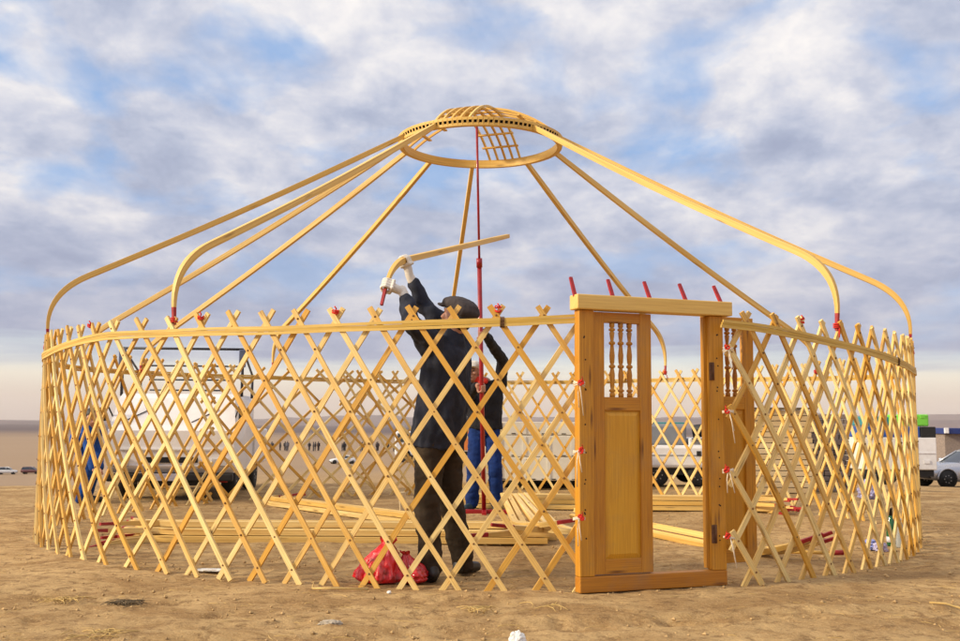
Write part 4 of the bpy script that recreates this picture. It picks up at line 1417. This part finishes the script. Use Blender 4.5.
# ------------------------------------------------------------------ distant crowd
def crowd():
    protos = []
    for mi_, mt in enumerate((plain('dark_coat', (.03, .028, .034), .9, rndvar=.5), plain('brown_coat', (.08, .045, .035), .9, rndvar=.5), plain('grey_coat', (.12, .11, .12), .9, rndvar=.4))):
        mb = MB()
        mb.cap((-.10, 0, .08), (-.09, 0, .8), .07, .09, 7); mb.cap((.10, .05, .08), (.09, 0, .8), .07, .09, 7)
        mb.ellloft([((0, 0, .72), .19, .14), ((0, 0, 1.05), .2, .14), ((0, 0, 1.36), .22, .13), ((0, 0, 1.46), .1, .08)], V((1, 0, 0)), 8)
        for s_ in (-1, 1): mb.cap((s_*.23, 0, 1.34), (s_*.27, .04, .86), .065, .05, 7)
        mb.cap((0, 0, 1.44), (0, 0, 1.5), .06, .06, 7); mb.ell((0, .01, 1.62), (.085, .1, .12), None, 8)
        protos.append((mb, mt))
    xs = []
    for c0, n, w in ((232, 2, 5), (250, 3, 6), (280, 7, 9), (301, 3, 6), (314, 6, 8), (330, 3, 5), (349, 5, 7), (364, 3, 5), (378, 3, 4), (391, 2, 4), (420, 2, 5)):
        for k in range(n): xs.append(c0 + random.uniform(-w, w))
    first = {}
    for i, x in enumerate(xs):
        y = 450.3 + random.uniform(-.3, 1.2)
        p = gpt(x, y)
        k = random.choice((0, 0, 0, 1, 2))
        if k not in first:
            o = first[k] = protos[k][0].build('person', protos[k][1])
        else:
            o = first[k].copy(); COL.objects.link(o)
        o.location = (p.x, p.y, gh(p.x, p.y)-.05)
        o.rotation_euler = (0, 0, random.uniform(0, 6.28)); sc_ = random.uniform(.92, 1.12)
        o.scale = (sc_*1.05, sc_*1.05, sc_)
        tag(o, ('tiny dark figure', 'tiny brown figure', 'tiny grey figure')[k] + ' standing in the far crowd on the plain', 'person', 'people standing in the distant crowd')
crowd()

# ------------------------------------------------------------------ small things on the ground
def bag(name, label, loc, r, h, mat, seed, lean=(0, 0)):
    """a slumped plastic bag gathered towards its neck, creased lengthwise"""
    vs, n, m = [], 72, 44
    for i in range(m+1):
        q = i/m
        # profile: base, belly, neck, loose mouth
        pr_ = float(np.interp(q, [0, .04, .14, .3, .5, .68, .8, .87, .93, 1], [.5, .82, .98, 1, .86, .60, .34, .20, .27, .33]))
        z = h*float(np.interp(q, [0, .3, .7, .87, 1], [0, .24, .68, .88, 1]))
        for k in range(n):
            a = 2*math.pi*k/n
            c_, s_ = math.cos(a), math.sin(a)
            fold = abs(noise.noise(V((c_*2.6+seed, s_*2.6, q*1.6)))) + .6*abs(noise.noise(V((c_*5.5+seed, s_*5.5, q*2.2+3)))) + .35*abs(noise.noise(V((c_*9, s_*9+seed, q*7))))
            low = noise.noise(V((c_*1.1, s_*1.1+seed, q*2)))
            rr_ = pr_*(1 + .22*low - .52*(fold-.3)*min(1, q*6))
            dz = .10*h*noise.noise(V((c_*1.4+seed, s_*1.4, 3.3)))*q + .03*h*noise.noise(V((c_*7, s_*7, q*9+seed)))*min(1, q*5)
            vs.append((c_*rr_*r[0] + lean[0]*q*q, s_*rr_*r[1] + lean[1]*q*q, max(.003, z + dz)))
    fs = [[i*n+k, i*n+(k+1) % n, (i+1)*n+(k+1) % n, (i+1)*n+k] for i in range(m) for k in range(n)] + [list(range(n))[::-1]]
    o = MB().add(vs, fs, None, 0, True).build(name, mat, None, loc)
    return tag(o, label, 'plastic bag')
def crumple(c, r, amp, f, seed, sub=4, peak=None):
    bm = bmesh.new()
    bmesh.ops.create_icosphere(bm, subdivisions=sub+1, radius=1)
    vs, fs = [], []
    for v in bm.verts:
        d = v.co.normalized()
        k = 1 + amp*noise.fractal(d*f + V((seed, seed*2, 0)), .8, 2.1, 5) + amp*.8*abs(noise.noise(d*f*2.3 + V((seed*3, 1, 2))))
        p = V((d.x*r[0], d.y*r[1], d.z*r[2]))*k
        if peak and d.z > 0: p += V(peak)*d.z**3
        p.z = max(p.z + c[2], .004 + .004*noise.noise(d*9))
        vs.append((p.x + c[0], p.y + c[1], p.z))
    fs = [[v.index for v in f_.verts] for f_ in bm.faces]
    bm.free()
    return vs, fs
def lump(name, label, cat, loc, r, mat, amp=.25, f=2.2, seed=1, zc=None, peak=None, smooth_=True):
    vs, fs = crumple((0, 0, r[2]*.75 if zc is None else zc), r, amp, f, seed, 4, peak)
    o = MB().add(vs, fs, None, 0, smooth_).build(name, mat, None, loc)
    return tag(o, label, cat)
b1 = bag('plastic_bag', 'crumpled bright red plastic bag lying at the foot of the lattice wall', (-.60, 6.42, 0), (.155, .12), .27, M['bag'], 3.1, (.05, .02))
b2 = bag('plastic_bag', 'smaller dark red plastic bag beside the shoe of the capped man', (-.405, 6.43, 0), (.105, .095), .19, M['bag2'], 8.7, (-.05, .0))
lump('white_rag', 'crumpled white rag in the foreground at the bottom edge', 'rag', gpt(517, 648), (.035, .033, .040), M['rag'], .22, 1.6, 5)
p = gpt(891.5, 546); bt = thing('glass_bottle', 'green glass bottle standing inside the right lattice wall', 'bottle', (p.x, p.y, 0))
MB().lathe([(.034, 0), (.037, .006), (.037, .16), (.033, .185), (.018, .225), (.0145, .245), (.0145, .25)], 18).build('glass_body', M['bottle'], bt)
MB().lathe([(.0152, .238), (.0152, .29), (.017, .292), (.017, .302), (.012, .304)], 14).build('neck_foil', M['foil'], bt)
MB().lathe([(.0378, .03), (.0378, .075)], 18).build('paper_label', M['label'], bt)
lump('plastic_bag', 'crumpled blue plastic bag on the earth left of the bottle', 'plastic bag', gpt(871, 550), (.06, .055, .042), M['blup'], .4, 2.6, 9)
lump('plastic_bag', 'pale lavender plastic bag in front of the green bottle', 'plastic bag', gpt(880.5, 552), (.045, .04, .045), M['lav'], .4, 2.6, 14)
lump('plastic_bag', 'lavender plastic bag beyond the right wall in the distance', 'plastic bag', gpt(868, 499), (.11, .1, .13), M['lav'], .35, 2.2, 17)
p = gpt(900.5, 548); pb_ = thing('plastic_bottle', 'clear plastic bottle standing right of the green bottle', 'bottle', (p.x, p.y, 0))
MB().lathe([(.03, 0), (.036, .01), (.033, .05), (.036, .09), (.033, .13), (.035, .16), (.015, .2), (.013, .215)], 16).build('bottle_body', M['clear'], pb_)
MB().lathe([(.016, .213), (.016, .232)], 12).build('bottle_cap', M['label'], pb_)
p = gpt(403, 511)
mb = MB().box((0, 0, .10), (.07, .045, .22), axis=2, bev=.004)
tag(mb.build('wood_block', M['timber'], None, p, (.06, -.08, .3)), 'short pale wooden block standing on end left of the capped man', 'wood block')
lump('scrap_paper', 'flat scrap of white paper on the earth by the left front wall', 'paper', gpt(211, 571), (.10, .05, .008), M['rag'], .25, 2, 31)
lump('stone', 'pale stone on the bare earth in the left foreground', 'stone', gpt(331, 627), (.05, .03, .018), M['stone'], .3, 2.2, 33)
lump('stone', 'small pale pebble on the earth below the red bags', 'stone', gpt(389, 594), (.012, .012, .01), M['rag'], .2, 2, 35)
# heap of red pole ends behind the open leaf
def strand(mb, p, length, ang, r=.0028, lift=.02, bend=.3):
    pts = []
    for k in range(5):
        q = k/4
        a = ang + bend*(q-.5)
        pts.append(V((p.x + math.cos(a)*length*(q-.5), p.y + math.sin(a)*length*(q-.5), .006 + lift*q*(1-q)*4)))
    mb.tube(pts, r, 4)
def tuft(px, py, n, spread, mat, label, name, up=.5):
    g = gpt(px, py)
    mb = MB()
    for k in range(n):
        p = V((random.gauss(0, spread), random.gauss(0, spread*.7), 0))
        if random.random() < up:
            a = random.uniform(0, 6.28); l = random.uniform(.03, .09)
            mb.tube([p + V((0, 0, -.01)), p + V((math.cos(a)*l*.5, math.sin(a)*l*.5, l*.32)), p + V((math.cos(a)*l*1.2, math.sin(a)*l, l*.3))], .0016, 4, scl=[1, .8, .3])
        else: strand(mb, p, random.uniform(.06, .18), random.uniform(0, 3.14), .002, .015, .8)
    tag(mb.build(name, mat, None, (g.x, g.y, .004)), label, 'dry grass')
tuft(127, 606, 60, .04, M['weed'], 'dark dry weed clump on the bare earth at the left', 'weed_clump', .7)
tuft(104, 638, 45, .055, M['straw'], 'yellow straw tuft at the bottom left corner', 'straw_tuft', .6)
tuft(62, 603, 34, .045, M['straw'], 'thin scatter of straw left of the dark weed clump', 'straw_tuft', .3)
tuft(476, 612, 20, .04, M['straw'], 'small straw tuft in front of the lattice wall centre', 'straw_tuft', .4)
tuft(548, 610, 10, .05, M['straw'], 'sparse straw wisp in front of the left door jamb', 'straw_tuft', .4)
mb = MB(); p = gpt(337, 592); q = gpt(368, 592)
mb.tube([V((p.x-.15, p.y+.04, .012)), V((p.x, p.y, .02)), V((q.x, q.y-.01, .014))], .006, 6)
mb.tube([V((p.x-.15, p.y+.04, .012)), V((p.x-.18, p.y+.3, .012))], .004, 6)
tag(mb.build('straw_stalk', M['straw']), 'long pale straw stalk on the earth left of the red bags', 'stalk')
mb = MB(); p = gpt(930, 605); q = gpt(962, 611)
mb.tube([V((p.x, p.y, .012)), V(((p.x+q.x)/2, (p.y+q.y)/2, .022)), V((q.x, q.y, .012))], .006, 6)
tag(mb.build('straw_stalk', M['straw']), 'pale green straw stalk near the right edge of the ground', 'stalk')

def litter():
    random.seed(11)
    mb = MB()
    for k in range(5200):                       # clods and grit, in drifts
        y = 3.2 + 9*random.random()**1.25; x = random.uniform(-.52, .52)*y
        if noise.noise(V((x*1.3, y*1.3, 4))) < random.uniform(-.5, .25): continue
        r = random.choice((.003, .004, .004, .005, .006, .007, .009, .013))*random.uniform(.7, 1.25)
        bm = [(1, 0, 0), (-1, 0, 0), (0, 1, 0), (0, -1, 0), (0, 0, 1), (0, 0, -1), (.6, .6, .5), (-.6, .5, .5), (.5, -.6, .45), (-.5, -.6, .5)]
        vs = [(x + a*r*random.uniform(.7, 1.3), y + b*r*random.uniform(.7, 1.3), r*.35 + c*r*.7) for a, b, c in bm[:6]]
        mb.add(vs, [[0, 2, 4], [2, 1, 4], [1, 3, 4], [3, 0, 4], [2, 0, 5], [1, 2, 5], [3, 1, 5], [0, 3, 5]], None, 0, False)
    tag(mb.build('earth_clods', M['clod']), 'loose crumbs of earth scattered over the ground', 'soil', kind='stuff')
    mb = MB()
    for k in range(900):
        y = 3.3 + 7*random.random()**1.3; x = random.uniform(-.5, .5)*y
        strand(mb, V((x, y, 0)), random.choice((.02, .03, .04, .05, .07, .12)), random.gauss(0, 1.0), random.uniform(.0007, .0015), .004, random.uniform(-.4, .4))
    tag(mb.build('loose_straw', M['straw']), 'bits of dry straw scattered over the bare ground', 'straw', kind='stuff')
litter()

# ------------------------------------------------------------------ dusty air over the plain
hm_ = bpy.data.materials.new('dusty_air'); hm_.use_nodes = True
for n in list(hm_.node_tree.nodes): hm_.node_tree.nodes.remove(n)
ho = hm_.node_tree.nodes.new('ShaderNodeOutputMaterial'); hv = hm_.node_tree.nodes.new('ShaderNodeVolumePrincipled')
hv.inputs['Color'].default_value = (.86, .80, .78, 1); hv.inputs['Density'].default_value = 0.00006
hm_.node_tree.links.new(hv.outputs[0], ho.inputs['Volume'])
tag(MB().box((0, 0, 140), (30000, 30000, 340)).build('haze', hm_), kind='stuff')

# ------------------------------------------------------------------ sky and light
OVERHEAD, GLOW = .4, 1.0  # extra cloud brightness outside the view, added to light the scene
SUN_EL, SUN_AZ = RAD(25), RAD(-107)      # azimuth from +y towards +x
w = bpy.data.worlds.new('World'); sc.world = w; w.use_nodes = True
nt = NT(w.node_tree)
for n in list(nt.n): nt.n.remove(n)
out = nt.new('ShaderNodeOutputWorld')
sky = nt.new('ShaderNodeTexSky'); sky.sky_type = 'NISHITA'; sky.sun_disc = False
sky.sun_elevation = SUN_EL; sky.sun_rotation = SUN_AZ
bg = nt.new('ShaderNodeBackground'); bg.inputs[1].default_value = .1
nt.link(sky.outputs[0], bg.inputs[0])
tc = nt.new('ShaderNodeTexCoord').outputs['Generated']
sep = nt.new('ShaderNodeSeparateXYZ'); nt.link(tc, sep.inputs[0])
ez = nt.math('MAXIMUM', sep.outputs[2], 0.0)
den = nt.math('ADD', ez, .26)
cmb = nt.new('ShaderNodeCombineXYZ')
nt.link(nt.math('DIVIDE', sep.outputs[0], den), cmb.inputs[0]); nt.link(nt.math('DIVIDE', sep.outputs[1], den), cmb.inputs[1])
cp = nt.mapping(cmb.outputs[0], (1, .85, 1), (3.7, 1.9, 0))
nA = nt.noise(cp, 3.3, 10, .57, .25)
nB = nt.noise(nt.mapping(cp, (1, 1, 1), (7.3, 2.2, 1.5)), 8.5, 9, .6, .2)
nC = nt.noise(nt.mapping(cp, (.8, 1, 1), (1.3, 9.2, 4.5)), 2.0, 4, .5, .1)
shade = nt.math('ADD', nt.math('MULTIPLY', nA, .50), nt.math('ADD', nt.math('MULTIPLY', nB, .30), nt.math('MULTIPLY', nC, .20)))
ccol = nt.ramp(shade, [(.375, (.29, .33, .46)), (.45, (.39, .435, .56)), (.51, (.53, .55, .64)), (.565, (.67, .665, .70)), (.635, (.86, .82, .79))], 'B_SPLINE')
lowm = nt.ramp(ez, [(.07, 1.0), (.22, 0.0)])
ccol = nt.mix(nt.math('MULTIPLY', lowm, .6), ccol, (.29, .32, .455))
blue_m = nt.ramp(nt.noise(nt.mapping(cp, (1, 1, 1), (2.3, 5.2, 8.5)), 4.2, 6, .5, .2), [(.52, 0.0), (.67, .9)])
blue_m = nt.math('MULTIPLY', blue_m, nt.ramp(ez, [(.08, .35), (.25, 1.0)]))
# cloud brightness raised overhead and towards the sun, out of view, as fill light
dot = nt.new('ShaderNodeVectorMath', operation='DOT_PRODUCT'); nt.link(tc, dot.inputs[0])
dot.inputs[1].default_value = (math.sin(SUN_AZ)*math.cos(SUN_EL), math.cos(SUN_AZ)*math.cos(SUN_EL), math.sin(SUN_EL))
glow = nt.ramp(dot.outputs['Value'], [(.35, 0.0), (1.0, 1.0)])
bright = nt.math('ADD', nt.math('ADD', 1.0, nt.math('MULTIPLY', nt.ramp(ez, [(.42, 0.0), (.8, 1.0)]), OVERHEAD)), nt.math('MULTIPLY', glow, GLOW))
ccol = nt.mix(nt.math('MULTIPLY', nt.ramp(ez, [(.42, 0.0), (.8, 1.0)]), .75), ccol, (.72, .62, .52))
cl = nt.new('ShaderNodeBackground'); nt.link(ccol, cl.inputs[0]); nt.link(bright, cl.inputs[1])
blue = nt.new('ShaderNodeBackground'); blue.inputs[0].default_value = (.21, .42, .80, 1)
# horizon: pink haze, cream, a pale cyan gap under the cloud deck
hz = nt.ramp(nt.math('MULTIPLY', ez, 8.0), [(.0, (.54, .43, .37)), (.18, (.72, .59, .48)), (.34, (.80, .73, .60)), (.5, (.66, .72, .70)), (.75, (.58, .70, .76)), (1.0, (.5, .6, .75))])
hb = nt.new('ShaderNodeBackground'); nt.link(hz, hb.inputs[0])
edge = nt.math('ADD', ez, nt.math('MULTIPLY', nt.math('SUBTRACT', nt.noise(nt.mapping(tc, (3, 3, 42)), 1.0, 6, .55, .2), .5), .09))
hm = nt.ramp(edge, [(.046, 1.0), (.074, 0.0)])
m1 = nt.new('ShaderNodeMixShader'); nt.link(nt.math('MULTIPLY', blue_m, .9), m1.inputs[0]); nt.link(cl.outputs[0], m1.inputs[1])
addb = nt.new('ShaderNodeMixShader'); addb.inputs[0].default_value = .35; nt.link(blue.outputs[0], addb.inputs[1]); nt.link(bg.outputs[0], addb.inputs[2])
nt.link(addb.outputs[0], m1.inputs[2])
m2 = nt.new('ShaderNodeMixShader'); nt.link(hm, m2.inputs[0]); nt.link(m1.outputs[0], m2.inputs[1]); nt.link(hb.outputs[0], m2.inputs[2])
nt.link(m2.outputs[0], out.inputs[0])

sd = bpy.data.lights.new('sun', 'SUN'); sd.energy = 3.6; sd.angle = RAD(7); sd.color = (1.0, .84, .58)
so = bpy.data.objects.new('sun', sd); COL.objects.link(so)
dirv = V((math.sin(SUN_AZ)*math.cos(SUN_EL), math.cos(SUN_AZ)*math.cos(SUN_EL), math.sin(SUN_EL)))
so.rotation_euler = dirv.to_track_quat('Z', 'Y').to_euler()
so.location = dirv*40

# ------------------------------------------------------------------ camera
cd = bpy.data.cameras.new('camera'); cam = bpy.data.objects.new('camera', cd); COL.objects.link(cam)
cd.sensor_width = 36; cd.lens = 36*F/960; cd.clip_end = 30000; cd.clip_start = .05
cam.matrix_world = Matrix.Translation((0, 0, HC)) @ Matrix.Rotation(math.pi/2+PITCH, 4, 'X') @ Matrix.Rotation(ROLL, 4, 'Z')
cd.dof.use_dof = True; cd.dof.focus_distance = 6.7; cd.dof.aperture_fstop = 7.0
sc.camera = cam
sc.view_settings.view_transform = 'Standard'; sc.view_settings.look = 'None'
sc.view_settings.exposure = .3; sc.view_settings.gamma = 1; sc.view_settings.use_curve_mapping = False
sc.render.engine = 'CYCLES'
sc.cycles.use_denoising = True
sc.cycles.max_bounces = 6
